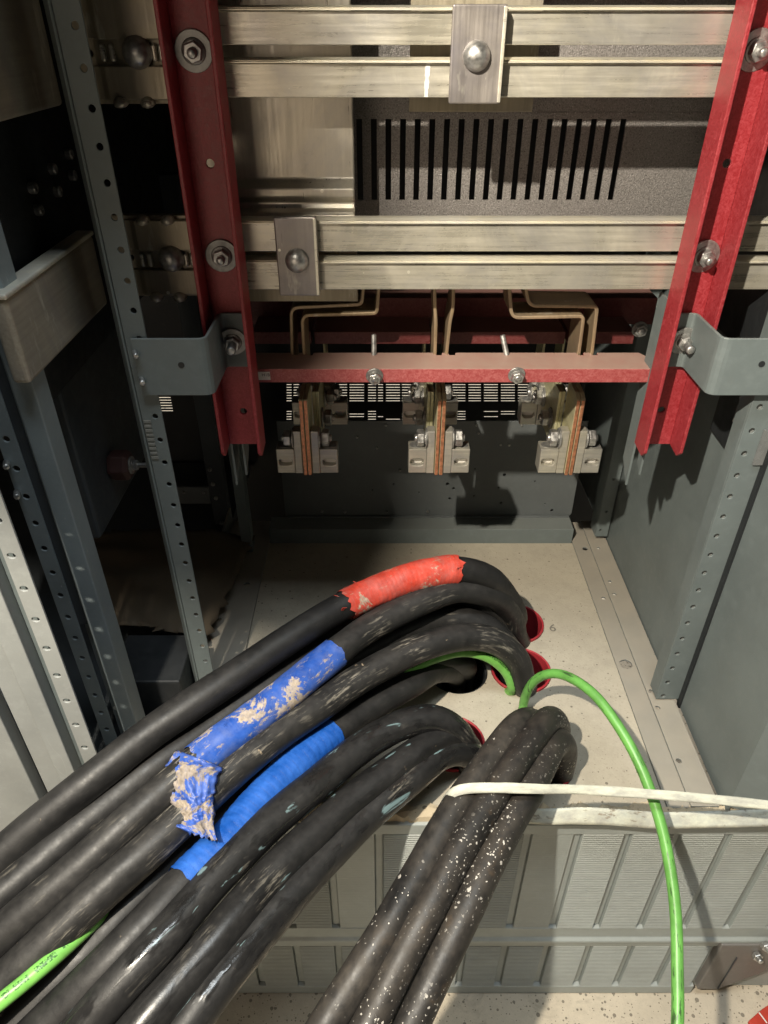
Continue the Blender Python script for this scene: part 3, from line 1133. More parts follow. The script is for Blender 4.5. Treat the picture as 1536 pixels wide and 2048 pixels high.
# left drilled post
lp = thing('drilled_post', 'grey drilled post between the silver corner bars and the left red channel', 'post', (-0.2, 0.54, 0), 'drilled frame posts')
drilled(lp, 'face', -0.2055, -0.188, 0.54, 0.002, 1.24, 0.002, -0.194, 0.0072, 0.0228, 0.0024, M['grey'])
bm = B()
prism(bm, sheet_profile([(-0.2060, 0.5405), (-0.2135, 0.553), (-0.2135, 0.575)], 0.002), (0, 0, 0.002), (1, 0, 0), (0, 1, 0), (0, 0, 1), 1.238)
obj('angled_flange', bm, M['grey'], lp, bevel=0.0005)
bm = B()
for i in range(9):
    z = zat(845 + i * 9, .54)
    box(bm, -0.2045, -0.1985, 0.5392, 0.5398, z, z + 0.0022)
obj('louvre_marks', bm, M['grey_dusty'], lp)

# front left post (lower left) with drilled strip, recess and outer face
fp = thing('front_frame_post', 'chipped grey front frame post with a recessed groove, left of the dark bay', 'post', (-0.26, 0.46, 0))
yf = 0.46
xr = xat(197, 1190, yf)
xl = xat(104, 1190, yf)
drilled(fp, 'drilled_face', xl, xl + 0.014, yf, 0.0, 1.24, 0.002, xl + 0.007, 0.012, 0.0255, 0.0026, M['grey_chipped'])
bm = B()
box(bm, xl + 0.0145, xl + 0.023, yf + 0.009, yf + 0.012, 0.0, 1.24)
obj('groove', bm, M['grey_chipped'], fp)
bm = B()
prism(bm, [(xl + 0.0232, yf + 0.012), (xl + 0.0232, yf - 0.001), (xl + 0.026, yf - 0.004), (xr, yf - 0.002), (xr, yf + 0.02)], (0, 0, 0), (1, 0, 0), (0, 1, 0), (0, 0, 1), 1.24)
obj('outer_face', bm, M['grey_chipped'], fp, bevel=0.001)
bm = B()
zc = zat(1252, yf)
box(bm, xl + 0.0135, xl + 0.0245, yf + 0.002, yf + 0.0085, zc, 1.24)
obj('groove_insert', bm, M['grey_dark'], fp, bevel=0.0006)
for (u, v) in [(13, 925), (34, 984)]:
    bolt(fp, PY(u, v, yf), (0.5, -1, 0.2), 0.0026, 0.011)

# pale profiled door frame at far left
df = thing('profiled_door_frame', 'pale grey profiled door frame strips at the far left front', 'door frame', (-0.31, 0.4, 0))
yd = 0.385
sx = yd / 0.40
XA = xat(190, 1500, yd)


def sxat(u):
    return xat(u, 1500, yd)


drilled(df, 'drilled_strip', sxat(158), sxat(190), yd, ZG, 1.24, 0.002, sxat(171), zat(1495, yd) + .0, 0.030, 0.0030, M['grey_light'], elong=0.8)
bm = B()
box(bm, sxat(134), sxat(157.5), yd + 0.011, yd + 0.013, ZG, 1.24)
obj('recess', bm, M['grey'], df)
bm = B()
prism(bm, [(sxat(133.5), yd + 0.013), (sxat(133.5), yd - 0.002), (sxat(100), yd - 0.004), (sxat(98), yd + 0.004), (sxat(98), yd + 0.013)], (0, 0, ZG), (1, 0, 0), (0, 1, 0), (0, 0, 1), 1.24 - ZG)
obj('raised_face', bm, M['grey_light'], df, bevel=0.0008)
bm = B()
prism(bm, [(sxat(97.3), yd + 0.012), (sxat(97.3), yd - 0.001), (sxat(62), yd - 0.003), (sxat(60), yd + 0.012)], (0, 0, ZG), (1, 0, 0), (0, 1, 0), (0, 0, 1), 1.24 - ZG)
obj('second_face', bm, M['grey_light'], df, bevel=0.0008)
bm = B()
box(bm, sxat(40), sxat(59), yd + 0.012, yd + 0.014, ZG, 1.24)
obj('dark_seam', bm, M['grey_dark'], df)
bm = B()
box(bm, sxat(-160), sxat(38), yd - 0.004, yd + 0.010, ZG, 1.24)
obj('door_skin', bm, M['grey_light'], df, bevel=0.001)

# =================================================================== PLINTH
pl = thing('plinth', 'grey ribbed plinth panel with two rows of fluted cells under the cabinet front', 'plinth', (0.1, YP, ZG))
zt_ = -0.006
z_cell1, z_cell0 = zat(1668, YP), zat(1856, YP)
z_led = zat(1878, YP)
z_c1, z_c0 = zat(1892, YP), zat(1970, YP)
xs = [0.1956 + 0.0502 * k for k in range(-10, 8)]
xe0, xe1, xe2 = -0.32, 0.398, 0.56
bm = B()
box(bm, xe0, xe2, YP + 0.008, YP + 0.012, ZG + 0.002, zt_)
obj('backing_sheet', bm, M['grey_plinth'], pl)
bm = B()
box(bm, xe0, xe2, YP - 0.001, YP + 0.0078, z_cell1, zt_)
obj('top_band', bm, M['grey_plinth'], pl, bevel=0.0015)
bm = B()
prism(bm, [(YP + .0078, z_c1), (YP - .0005, z_c1), (YP - .0005, z_led - .006), (YP - .004, z_led - .002), (YP - .004, z_led + .003), (YP - .0005, z_led + .007), (YP - .0005, z_cell0), (YP + .0078, z_cell0)], (xe0, 0, 0), (0, 1, 0), (0, 0, 1), (1, 0, 0), xe2 - xe0)
obj('middle_band', bm, M['grey_plinth'], pl, bevel=0.001)
bm = B()
box(bm, xe0, xe1, YP - 0.0015, YP + 0.0078, ZG + 0.0015, z_c0)
obj('bottom_band', bm, M['grey_plinth'], pl, bevel=0.0015)
for k, x in enumerate(xs):
    if x < xe0 + 0.01 or x > xe2:
        continue
    bm = B()
    box(bm, x - 0.0047, x + 0.0047, YP + 0.0036, YP + 0.0078, z_cell0 + 0.0002, z_cell1 - 0.0002)
    obj('rib', bm, M['grey_plinth'], pl, bevel=0.0018)
    if x > xe1:
        continue
    bm = B()
    box(bm, x - 0.0047, x + 0.0047, YP + 0.0036, YP + 0.0078, z_c0 + 0.0002, z_c1 - 0.0002)
    obj('rib', bm, M['grey_plinth'], pl, bevel=0.0018)


def flutes(x0, x1, z0, z1, amp):
    b_ = B()
    n = int((z1 - z0) / 0.0036)
    prof = []
    yb_ = YP + 0.0004
    for i in range(n):
        za = z0 + (z1 - z0) * i / n
        h = (z1 - z0) / n
        prof += [(yb_, za), (yb_ - amp, za + h * 0.30), (yb_ - amp, za + h * 0.72)]
    prof.append((yb_, z1))
    prof += [(YP + 0.0076, z1), (YP + 0.0076, z0)]
    return prism(b_, prof, (x0, 0, 0), (0, 1, 0), (0, 0, 1), (1, 0, 0), x1 - x0)


edges = [xe0] + [x for x in xs if xe0 + 0.01 < x < xe2] + [xe2]
for i in range(len(edges) - 1):
    a, b = edges[i] + 0.0047, edges[i + 1] - 0.0047
    if b - a < 0.006:
        continue
    smooth_cell = abs((a + b) / 2 - 0.1705) < 0.01 or abs((a + b) / 2 + 0.03) < 0.01
    obj('fluted_cell', flutes(a, b, z_cell0, z_cell1, 0.0002 if smooth_cell else 0.0017), M['grey_plinth'], pl)
    if a < xe1 - 0.01:
        obj('fluted_cell', flutes(a, min(b, xe1), z_c0, z_c1, 0.0015), M['grey_plinth'], pl)

# plinth corner piece, right
pcn = thing('plinth_corner', 'brownish grey plinth corner piece with two bright bolts at the lower right', 'corner piece', (0.42, YP, ZG))
pz0, pz1 = zat(1968, YP), zat(1880, YP)
bm = B()
prism(bm, [(0.3985, pz0), (0.425, pz0 - 0.001), (0.437, pz0 + 0.012), (0.47, pz0 + 0.05), (0.47, pz1), (0.3985, pz1)], (0, YP - 0.006, 0), (1, 0, 0), (0, 0, 1), (0, 1, 0), 0.012)
obj('body', bm, M['brown_grey'], pcn, bevel=0.0015)
bm = B()
box(bm, 0.4235, 0.4245, YP - 0.0075, YP - 0.0062, pz0 + .004, pz1 - .03)
obj('seam', bm, M['grey_dark'], pcn)
for (u, v) in [(1512, 1908), (1529, 1888)]:
    bolt(pcn, PY(u, v, YP - .007), (0.1, -1, 0.25), 0.0034, 0.010, 0.0, 0, 0.0062, 0.006)

# red offcut bottom right
bm = B()
pa = PZ(1500, 2030, ZG)
bmq = [PZ(1497, 2042, ZG + .006), PZ(1524, 2018, ZG + .006), PZ(1560, 1995, ZG + .006), PZ(1600, 2060, ZG + .006), PZ(1520, 2090, ZG + .006)]
prism(bm, [(p.x, p.y) for p in bmq], (0, 0, ZG + 0.0006), (1, 0, 0), (0, 1, 0), (0, 0, 1), 0.006)
rc_ = tag(obj('red_plastic_offcut', bm, paint('red_plastic', (0.5, 0.05, 0.03), 0.45, 0.25, 0.1), bevel=0.001), 'scrap of red plastic on the concrete in the lower right corner', 'plastic scrap')
bm = B()
p1_, p2_ = PZ(1518, 2025, ZG + .0072), PZ(1534, 2046, ZG + .0072)
dv_ = (p2_ - p1_).normalized()
sd = Vector((dv_.y, -dv_.x, 0)) * 0.0009
vs = [bm.verts.new(p) for p in (p1_ - sd, p1_ + sd, p2_ + sd, p2_ - sd)]
bm.faces.new(vs)
obj('white_stripe', bm, M['sticker'], rc_)

# =================================================================== VENT PANEL
yv = 0.71
vp = thing('vent_panel', 'sparkly textured grey vent panel with a row of vertical slots behind the busbars', 'panel', (0.13, yv, 0.5))
hs = []
zs1, zs0 = zat(238, yv), zat(400, yv)
xa, xb_ = xat(718, 238, yv), xat(1248, 238, yv)
for i in range(19):
    xc = xa + (xb_ - xa) * i / 18
    hs.append(rect2(xc - 0.0026, xc + 0.0026, zs0, zs1))
bm = B()
xv0, xv1 = xat(640, 300, yv), 0.334
plate(bm, rect2(xv0, xv1, zat(470, yv), 0.80), hs, (0, yv, 0), (1, 0, 0), (0, 0, 1), (0, 1, 0), 0.002)
obj('slotted_sheet', bm, M['vent'], vp)
bm = B()
box(bm, xat(790, 225, yv), xv1, yv - 0.0012, yv - 0.0002, zat(227, yv) - .0005, zat(227, yv) + .001)
obj('fold_line', bm, M['vent'], vp)

# =================================================================== BUSBARS
YBAR = 0.612
rows = [(10, 90, 'tinned busbar, topmost of the four horizontal bars'),
        (115, 195, 'tinned busbar second from the top, crossed by a chalky white drip'),
        (437, 503, 'tinned busbar third from the top, passing just under the slotted vent panel'),
        (516, 579, 'tinned busbar, lowest of the four, over the bent copper strips')]
for v0, v1, lab in rows:
    z1, z0 = zat(v0, YBAR), zat(v1, YBAR)
    hb_ = thing('busbar', lab, 'busbar', (0.1, YBAR, z0), 'horizontal tinned busbars')
    x0, x1 = -0.1545, 0.3330
    bm = B()
    lh = (z1 - z0) * 0.13
    prism(bm, [(YBAR + .010, z0), (YBAR, z0), (YBAR, z1 - lh - .0004), (YBAR + .010, z1 - lh - .0004)], (x0, 0, 0), (0, 1, 0), (0, 0, 1), (1, 0, 0), x1 - x0)
    obj('web', bm, M['bar'], hb_, bevel=0.0006)
    bm = B()
    zl = z1 - lh
    prism(bm, [(YBAR + .010, zl), (YBAR - .0036, zl), (YBAR - .0036, zl + lh * .3), (YBAR - .0022, zl + lh * .42), (YBAR - .0022, zl + lh * .55), (YBAR - .0028, zl + lh * .6), (YBAR + .003, z1), (YBAR + .010, z1)], (x0, 0, 0), (0, 1, 0), (0, 0, 1), (1, 0, 0), x1 - x0)
    obj('lip', bm, M['bar_edge'], hb_, bevel=0.0002)
    if v0 == 115:
        bm = B()
        random.seed(5)
        top, bot = PY(856, 126, YBAR - .0004), PY(852, 194, YBAR - .0004)
        n = 14
        L1, L2 = [], []
        for i in range(n + 1):
            p = top.lerp(bot, i / n)
            hw = 0.0014 + random.uniform(-.0004, .0006)
            L1.append(bm.verts.new((p.x - hw, p.y, p.z)))
            L2.append(bm.verts.new((p.x + hw, p.y, p.z)))
        for i in range(n):
            bm.faces.new((L1[i], L2[i], L2[i + 1], L1[i + 1]))
        obj('paint_drip', bm, M['sticker'], hb_)

# clamp plates
def clampp(u0, v0, u1, v1, du, dv_, lab):
    yc = 0.600
    a, b = PY(u0, v0, yc), PY(u1, v1, yc)
    o = thing('clamp_plate', lab, 'clamp', ((a.x + b.x) / 2, yc, b.z), 'bolted busbar clamp plates')
    bm = B()
    box(bm, a.x, b.x, yc, yc + 0.006, b.z, a.z)
    obj('plate', bm, M['clamp'], o, bevel=0.0012)
    bm = B()
    box(bm, b.x - 0.0026, b.x - 0.0002, yc - 0.0016, yc - 0.0001, b.z + .001, a.z - .001)
    obj('raised_edge', bm, M['bar_edge'], o, bevel=0.0005)
    bolt(o, PY(du, dv_, yc), (0, -1, 0), 0.0098, 0.0075, dome=True, nm='dome_bolt')
    return o


clampp(906, 8, 1000, 208, 953, 112, 'steel clamp plate with a domed bolt across the two upper busbars')
clampp(546, 434, 640, 592, 594, 521, 'steel clamp plate with a domed bolt across the two lower busbars')

# plates behind the bars
yq = 0.650
vb_ = thing('riser_plate', 'wide shiny tinned riser plate with a rolled lower fold beside the vent slots', 'busbar plate', (-0.05, yq, 0.48))
xq0, xq1 = -0.16, xat(708, 300, yq)
zq0, zq1 = zat(429, yq), 0.80
zr = zat(365, yq)
bm = B()
prof = [(yq, zq1), (yq, zr + .003), (yq - .004, zr), (yq - .009, zr - .003), (yq - .009, zr - .010), (yq - .004, zr - .015), (yq - .006, zr - .019), (yq - .013, zr - .023), (yq - .014, zr - .028), (yq - .010, zq0)]
prism(bm, sheet_profile(prof, 0.004), (xq0, 0, 0), (0, 1, 0), (0, 0, 1), (1, 0, 0), xq1 - xq0)
obj('rolled_sheet', bm, M['riser'], vb_, bevel=0.0012)
bm = B()
box(bm, xat(818, 210, .66), xat(1066, 210, .66), .66, .664, zat(224, .66), .78)
tag(obj('riser_plate', bm, M['joint'], bevel=0.0006), 'tan plate peeking out below the second busbar behind the upper clamp', 'busbar plate')
bm = B()
box(bm, xat(470, 590, .64), xat(716, 590, .64), .633, .64, zat(598, .64), zat(500, .64))
tag(obj('riser_plate', bm, M['joint'], bevel=0.0006), 'tan plate edge peeking out below the lowest busbar beside the lower clamp', 'busbar plate')

# joint plates left of the left red channel
def joint(v0, v1, bolts, holes, lab):
    yj = 0.612
    z1, z0 = zat(v0, yj), zat(v1, yj)
    o = thing('joint_plate', lab, 'joint plate', (-0.2, yj, z0), 'bolted joint plates at the left')
    x0, x1 = -0.238, -0.158
    bm = B()
    hs = [circle2(PY(u, v, yj).x, PY(u, v, yj).z, .0022) for u, v in holes]
    plate(bm, rect2(x0, x1, z0, z1), hs, (0, yj, 0), (1, 0, 0), (0, 0, 1), (0, 1, 0), 0.006)
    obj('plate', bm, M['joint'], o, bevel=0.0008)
    zm = PY(*bolts[0], yj).z
    for zz0, zz1 in ((z0 + .003, zm - .008), (zm + .008, z1 - .003)):
        bm = B()
        prism(bm, [(-0.214, yj), (-0.2135, yj - .003), (-0.207, yj - .003), (-0.2025, yj - .0062), (-0.1585, yj - .0062), (-.1585, yj)], (0, 0, zz0), (1, 0, 0), (0, 1, 0), (0, 0, 1), zz1 - zz0)
        obj('raised_pad', bm, M['joint'], o, bevel=0.0008)
    for dx in (-0.204, -0.1975, -0.172, -0.167, -0.162):
        bm = B()
        box(bm, dx, dx + 0.0036, yj - .006, yj - .0002, zm - .0055, zm + .0055)
        obj('spacer_tooth', bm, M['bar'], o, bevel=0.0015)
    for dx in (-0.195, -0.175):
        for zz in (z1 - 0.003, z0 + .001):
            bm = B()
            lathe(bm, [(0, 0), (.006, 0), (.004, .003), (0, .005)], (dx, yj - .006, zz), (0, -.5, .85), 8)
            obj('burr', bm, M['bar'], o, smooth=True)
    bolt(o, PY(*bolts[0], yj - .006), (0, -1, 0), 0.0105, 0.009, dome=True, nm='dome_bolt')
    return o


joint(-60, 208, [(275, 105)], [(180, 107)], 'dull tinned joint plate with a domed bolt at the top left behind the red channel')
joint(430, 592, [(343, 517)], [(263, 515)], 'dull tinned joint plate with a domed bolt lower down, left of the red channel')

# corner bars running back along the left
def cornerbar(z0, z1, y0_, lab):
    o = thing('corner_bar', lab, 'busbar', (-0.245, 0.52, z0), 'silver corner bars running back on the left')
    bm = B()
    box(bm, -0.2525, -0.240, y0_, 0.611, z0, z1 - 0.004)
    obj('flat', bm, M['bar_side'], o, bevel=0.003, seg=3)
    bm = B()
    box(bm, -0.2532, -0.2388, y0_ - .001, 0.611, z1 - 0.0036, z1)
    obj('lip', bm, M['bar_edge'], o, bevel=0.0012)
    return o


cornerbar(zat(765, .449), zat(588, .447), 0.446, 'broad silver bar end jutting forward at the left, below the black divider plate')
cornerbar(0.5955, 0.70, 0.446, 'broad silver bar at the top left corner above the black divider plate')

# =================================================================== RED CHANNELS
def channel(x0, x1, lab, ext):
    yw = 0.603
    yfr = 0.575
    zb_ = zat(885, yw)
    o = thing('red_channel', lab, 'insulator channel', ((x0 + x1) / 2, yw, zb_), 'red insulating channel uprights')
    t = 0.0032
    hs = []
    for u, v in ext['holes']:
        p = PY(u, v, yw - t)
        hs.append(circle2(p.x, p.z, 0.0033, 14))
    bm = B()
    plate(bm, rect2(x0 + t + .0001, x1 - t - .0001, zb_, 1.0), hs, (0, yw - t, 0), (1, 0, 0), (0, 0, 1), (0, 1, 0), t)
    obj('web', bm, M['red'], o, bevel=0.0004)
    for xx in (x0, x1 - t):
        bm = B()
        zc_ = zb_ + 0.004
        prism(bm, [(yw, zb_), (yfr + 0.006, zb_ - 0.002), (yfr, zb_ + .004), (yfr, 1.0), (yw, 1.0)], (xx, 0, 0), (0, 1, 0), (0, 0, 1), (1, 0, 0), t)
        obj('flange', bm, M['red'], o, bevel=0.0007)
    for u, v in ext['bolts']:
        bolt(o, PY(u, v, yw - t), (0.08, -1, -0.08), 0.0036, 0.014, 0.0135, 0.0018, 0.0072, 0.0055)
    return o


channel(-0.1522, -0.1147, 'dark shaded red insulating channel upright, left of the busbars', {'holes': [(420, 327), (487, 823)], 'bolts': [(388, 102), (444, 511)]})
channel(0.2425, 0.279, 'brightly lit red insulating channel upright, right of the busbars', {'holes': [(1454, 327), (1323, 820)], 'bolts': [(1510, 100), (1406, 512)]})

# grey stubs behind the channel feet
for x0, x1, lab in ((0.2445, 0.2745, 'grey steel channel end poking out below the right red channel'), (-0.1500, -0.1190, 'dim grey steel channel end behind the left red channel foot')):
    o = thing('steel_channel_end', lab, 'steel channel', (x0, 0.63, 0.28))
    zz = zat(955, .62)
    bm = B()
    prism(bm, [(0.606, zz), (0.628, zz + .02), (0.628, 0.45), (0.606, 0.45)], (x0, 0, 0), (0, 1, 0), (0, 0, 1), (1, 0, 0), 0.002)
    obj('flange', bm, M['grey'], o)
    bm = B()
    prism(bm, [(0.606, zz + .012), (0.628, zz + .03), (0.628, 0.45), (0.606, 0.45)], (x0 + .011, 0, 0), (0, 1, 0), (0, 0, 1), (1, 0, 0), 0.002)
    obj('flange', bm, M['grey'], o)

# brackets
def bracket(side, lab):
    zt2, zb2 = zat(626, .5955), zat(733, .5955)
    t = 0.0025
    if side > 0:
        pts = [(0.2475, 0.597), (0.2690, 0.597), (0.2690, 0.5385), (0.3365, 0.5385)]
        hole = (0.3035, PY(1490, 728, .536).z)
        tabx = (1366, 685)
    else:
        pts = [(-0.1200, 0.597), (-0.1425, 0.597), (-0.1425, 0.5385), (-0.200, 0.5385)]
        hole = (-.163, PY(355, 730, .536).z)
        tabx = (466, 687)
    o = thing('offset_bracket', lab, 'bracket', (pts[2][0], 0.54, zb2), 'bent grey offset brackets')
    # rounded bends
    rp_ = []
    rb = 0.006
    for i, p in enumerate(pts):
        if i in (0, 3):
            rp_.append(p)
        else:
            a, b = Vector(pts[i - 1]), Vector(pts[i + 1])
            c = Vector(p)
            d1 = (a - c).normalized()
            d2 = (b - c).normalized()
            for k in range(5):
                s = k / 4
                rp_.append(tuple((c + d1 * rb * (1 - s) ** 2 + d2 * rb * s ** 2)))
    bm = B()
    prism(bm, sheet_profile(rp_, t if side < 0 else -t), (0, 0, zb2), (1, 0, 0), (0, 1, 0), (0, 0, 1), zt2 - zb2)
    obj('bent_strip', bm, M['grey'], o, bevel=0.0006)
    bm = B()
    lathe(bm, [(0, 0), (.0026, 0), (.0026, .0004), (0, .0004)], (hole[0], 0.5360 - (0 if side > 0 else 0), hole[1]), (0, -1, 0), 14)
    obj('hole', bm, M['black'], o)
    bolt(o, PY(tabx[0], tabx[1] - 4, .5945), (0.06, -1, -0.1), 0.0040, 0.018, 0.0125, 0.0014, 0.0068, 0.005)
    if side < 0:
        for u, v in ((273, 707), (286, 761)):
            bolt(o, PY(u - 3, v - 3, .5365), (0.4, -1, -.25), 0.0024, 0.006)
    return o


bracket(-1, 'grey bent bracket joining the left drilled post to the shaded red channel')
bracket(1, 'grey bent bracket joining the right post to the bright red channel')

# =================================================================== CROSSBARS
cbz0, cbz1 = zat(765, .61), zat(738, .61)
cby0, cby1 = 0.61, 0.649
cb = thing('red_crossbar', 'dusty pink red crossbar with two nuts on its front edge under the busbars', 'insulator bar', (0.07, cby0, cbz0), 'red insulating crossbars')
bm = B()
xx0, xx1 = -0.128, xat(1308, 715, .63)
notches = [-0.0852, -0.0712, 0.0525, 0.0655, 0.1885, 0.2018]
out = [(xx0, cby0), (xx1 + 0.004, cby0), (xx1 + .004, cby1 - .008), (xx1 - .004, cby1 - .008), (xx1 - .008, cby1)]
for nx in reversed(notches):
    out += [(nx + .0034, cby1), (nx + .0026, cby1 - .006), (nx - .0026, cby1 - .006), (nx - .0034, cby1)]
out += [(xx0, cby1)]
prism(bm, out, (0, 0, cbz0), (1, 0, 0), (0, 1, 0), (0, 0, 1), cbz1 - cbz0)
obj('board', bm, M['red_dusty'], cb, bevel=0.0005)
for u, v in ((749, 752), (1033, 750)):
    bolt(cb, PY(u, v - 1, cby0), (0.05, -1, -0.15), 0.0034, 0.008, 0.0080, 0.0014, 0.0062, 0.005)
for u, v in ((748, 690), (1014, 688)):
    p = PY(u, 705, cby1 - .004)
    bm = B()
    lathe(bm, [(0, 0), (.0026, 0), (.0026, .019), (.0018, .020), (0, .020)], (p.x, cby1 - .005, cbz1 - .001), (0.0 if u < 900 else -.28, .45, 1), 12)
    obj('stud', bm, M['steel_dull'], cb, smooth=False)
# sticker
a, b = PY(515, 744, cby0 - .0006), PY(541, 760, cby0 - .0006)
bm = B()
box(bm, a.x, b.x, cby0 - .0005, cby0 - .0001, b.z, a.z)
st = obj('sticker', bm, M['sticker'], cb)
text_mesh('H1B', 0.0042, (a.x + 0.0036, cby0 - .0007, a.z - .0042), (1, 0, 0), (0, 0, 1), 'lettering', M['ink'], st, 0.00005)

# rear crossbar
yr2 = zat(665, .70)
rb_ = thing('red_crossbar', 'red sectioned crossbar, colour darkened for shade, behind the bent copper strips', 'insulator bar', (0.07, 0.7, 0.37), 'red insulating crossbars')
rz1, rz0 = zat(664, .70), zat(688, .70)
for (u0, u1) in ((505, 622), (629, 861), (867, 1130), (1137, 1268)):
    bm = B()
    box(bm, xat(u0, 676, .70), xat(u1, 676, .70), .70, .745, rz0, rz1)
    obj('section', bm, M['red_shaded'], rb_, bevel=0.0006)
bolt(rb_, PY(1279, 658, .70), (0, -1, 0), .004, .008, .008, .0014, .0065, .005)
bm = B()
box(bm, -0.17, 0.29, .7455, .80, rz0 + .004, rz1 + .02)
obj('rear_board', bm, M['red_shaded'], rb_, bevel=.0006)

# =================================================================== TERMINALS
def bent(pts, y0_, y1_, t, nm, parent, mat):
    rp_ = []
    rb = 0.006
    for i, p in enumerate(pts):
        if i in (0, len(pts) - 1):
            rp_.append(p)
        else:
            a, b, c = Vector(pts[i - 1]), Vector(pts[i + 1]), Vector(p)
            r_ = min(rb, (a - c).length * .45, (b - c).length * .45)
            d1, d2 = (a - c).normalized(), (b - c).normalized()
            for k in range(6):
                s = k / 5
                rp_.append(tuple(c + d1 * r_ * (1 - s) ** 2 + d2 * r_ * s ** 2))
    bm_ = B()
    prism(bm_, sheet_profile(rp_, t), (0, y0_, 0), (1, 0, 0), (0, 0, 1), (0, 1, 0), y1_ - y0_)
    return obj(nm, bm_, mat, parent, bevel=0.0008)


def lug(parent, xc, yf_, z0, rear=False, nutsides=(1, 1)):
    """two mirrored slotted angle blocks clamped on the plates"""
    zb1 = z0 + 0.0295
    zt1 = z0 + 0.0515
    for s in (-1, 1):
        b_ = B()
        # horizontal arm with front slot
        xi, xo = xc + s * 0.0052, xc + s * 0.033
        xm = xc + s * 0.0135
        pl_ = [(xm + s * 0.0001, z0), (xo, z0), (xo, zb1), (xm + s * 0.0001, zb1)]
        sl = slot2(xc + s * 0.0238, z0 + 0.0135, 0.0150, 0.0085)
        plate(b_, pl_, [sl], (0, yf_ + 0.0006, 0), (1, 0, 0), (0, 0, 1), (0, 1, 0), 0.0195)
        o = obj('lug_block', b_, M['alu'], parent, bevel=0.0009)
        b_ = B()
        box(b_, min(xi, xm), max(xi, xm), yf_, yf_ + 0.0135, z0 - 0.0002, zt1)
        obj('lug_upright', b_, M['alu'], o, bevel=0.0009)
        b_ = B()
        sl = slot2(xc + s * 0.0238, z0 + 0.0135, 0.0150, 0.0085)
        prism(b_, slot2(0, 0, 0.0156, 0.0092), (xc + s * 0.0238, yf_ + 0.008, z0 + 0.0135), (1, 0, 0), (0, 0, 1), (0, 1, 0), 0.001)
        obj('lit_slot_back', b_, M['sticker'], o)  # white backing stands in for light inside the slot
        # bore floor of slot and top slot
        b_ = B()
        sl = slot2(0, 0, 0.0165, 0.013)
        prism(b_, sl, (xc + s * 0.0235, yf_ + 0.0105, zb1 + 0.0002), (1, 0, 0), (0, 1, 0), (0, 0, 1), 0.0004)
        obj('top_slot', b_, M['steel_dull'], o)
        if nutsides[0 if s < 0 else 1]:
            bolt(parent, (xm, yf_ + 0.0075, zb1 + 0.0105), (s, 0, 0), 0.0042, 0.0125, 0.0110, 0.0016, 0.0094, 0.0078, twist=random.random())


def terminal(xc, uxs, strips, lab, tops):
    zb = zat(948, .66)
    zt3 = zat(800, .66)
    o = thing('bus_terminal', lab, 'terminal', (xc, .66, zb), 'bolted bus terminals with cable lugs')
    for k, st_ in enumerate(strips):
        bent(st_, 0.6445, 0.685, 0.0032, 'bent_strip', o, M['rod'])
    # upright flat bars behind, tinned
    for dx in ((-0.0125, -0.0088) if xc > 0 else (0.0053, 0.0090)):
        bm_ = B()
        box(bm_, xc + dx, xc + dx + 0.0034, 0.701, 0.80, zb + 0.01, zat(784, .70) + 0.0)
        obj('flat_bar', bm_, M['tinned'], o, bevel=0.0006)
    for dx in (-0.0125, 0.0105):
        bm_ = B()
        box(bm_, xc + dx, xc + dx + 0.0028, 0.805, 0.84, zb + 0.05, cbz0 - 0.004)
        obj('flat_bar', bm_, M['tinned'], o, bevel=0.0006)
    # laminated copper plates
    for dx in (-0.0046, 0.0003):
        bm_ = B()
        prism(bm_, [(0.6605, zb), (0.6605, zt3), (0.669, zt3 + 0.004 * tops), (0.70, zt3 + 0.005 * tops), (0.70, zb)], (xc + dx, 0, 0), (0, 1, 0), (0, 0, 1), (1, 0, 0), 0.0042)
        pl2 = obj('flat_bar', bm_, M['tinned'], o, bevel=0.0003)
        bm_ = B()
        box(bm_, xc + dx + .0004, xc + dx + .0038, 0.6592, 0.6604, zb - .001, zt3 - .0008)
        obj('copper_edge', bm_, M['copper'], pl2, bevel=0.0004)
    lug(o, xc, 0.6615, zb + 0.0)
    lug(o, xc + (-0.004 if xc > 0 else 0.006), 0.768, zb + 0.003)
    # middle clamp bolts and upper bolts
    s = -1 if xc > 0 else 1
    zn = zat(835, .72)
    bolt(o, (xc + s * 0.0128, 0.72, zn), (s, 0, 0), 0.0042, 0.013, 0.0115, 0.0018, 0.0094, 0.0078)
    bolt(o, (xc + s * 0.0128, 0.765, zat(800, .765) + .004), (s, 0, 0), 0.0042, 0.013, 0.0115, 0.0018, 0.0094, 0.0078)
    bolt(o, (xc + s * 0.0128, 0.795, zat(778, .795) + .002), (s, 0, 0), 0.0042, 0.013, 0.0115, 0.0018, 0.0094, 0.0078)
    return o


yy = 0.648


def S(pts):
    return [(PY(u, v, yy).x, PY(u, v, yy).z) for u, v in pts]


ext_ = -0.0


def down(pts):
    q_ = S(pts)
    return [(q_[0][0], cbz0 - 0.006)] + q_


terminal(-0.083, None, [down([(588, 700), (586, 617), (727, 610), (731, 560)]), down([(612, 700), (608, 632), (757, 628), (762, 560)])],
         'shaded bus terminal with copper edges and slotted lugs, left of the three', 0.0)
terminal(0.0595, None, [down([(873, 705), (875, 640), (873, 615), (872, 560)]), down([(896, 705), (903, 640), (909, 615), (910, 560)])],
         'bus terminal with slotted lugs in the middle of the three, below the straight strips', 1.0)
terminal(0.2015, None, [down([(1160, 702), (1170, 627), (1026, 630), (1020, 560)]), down([(1186, 702), (1197, 608), (1060, 606), (1052, 560)])],
         'bright bus terminal with slotted lugs, right of the three, nearest the lit red channel', 1.0)

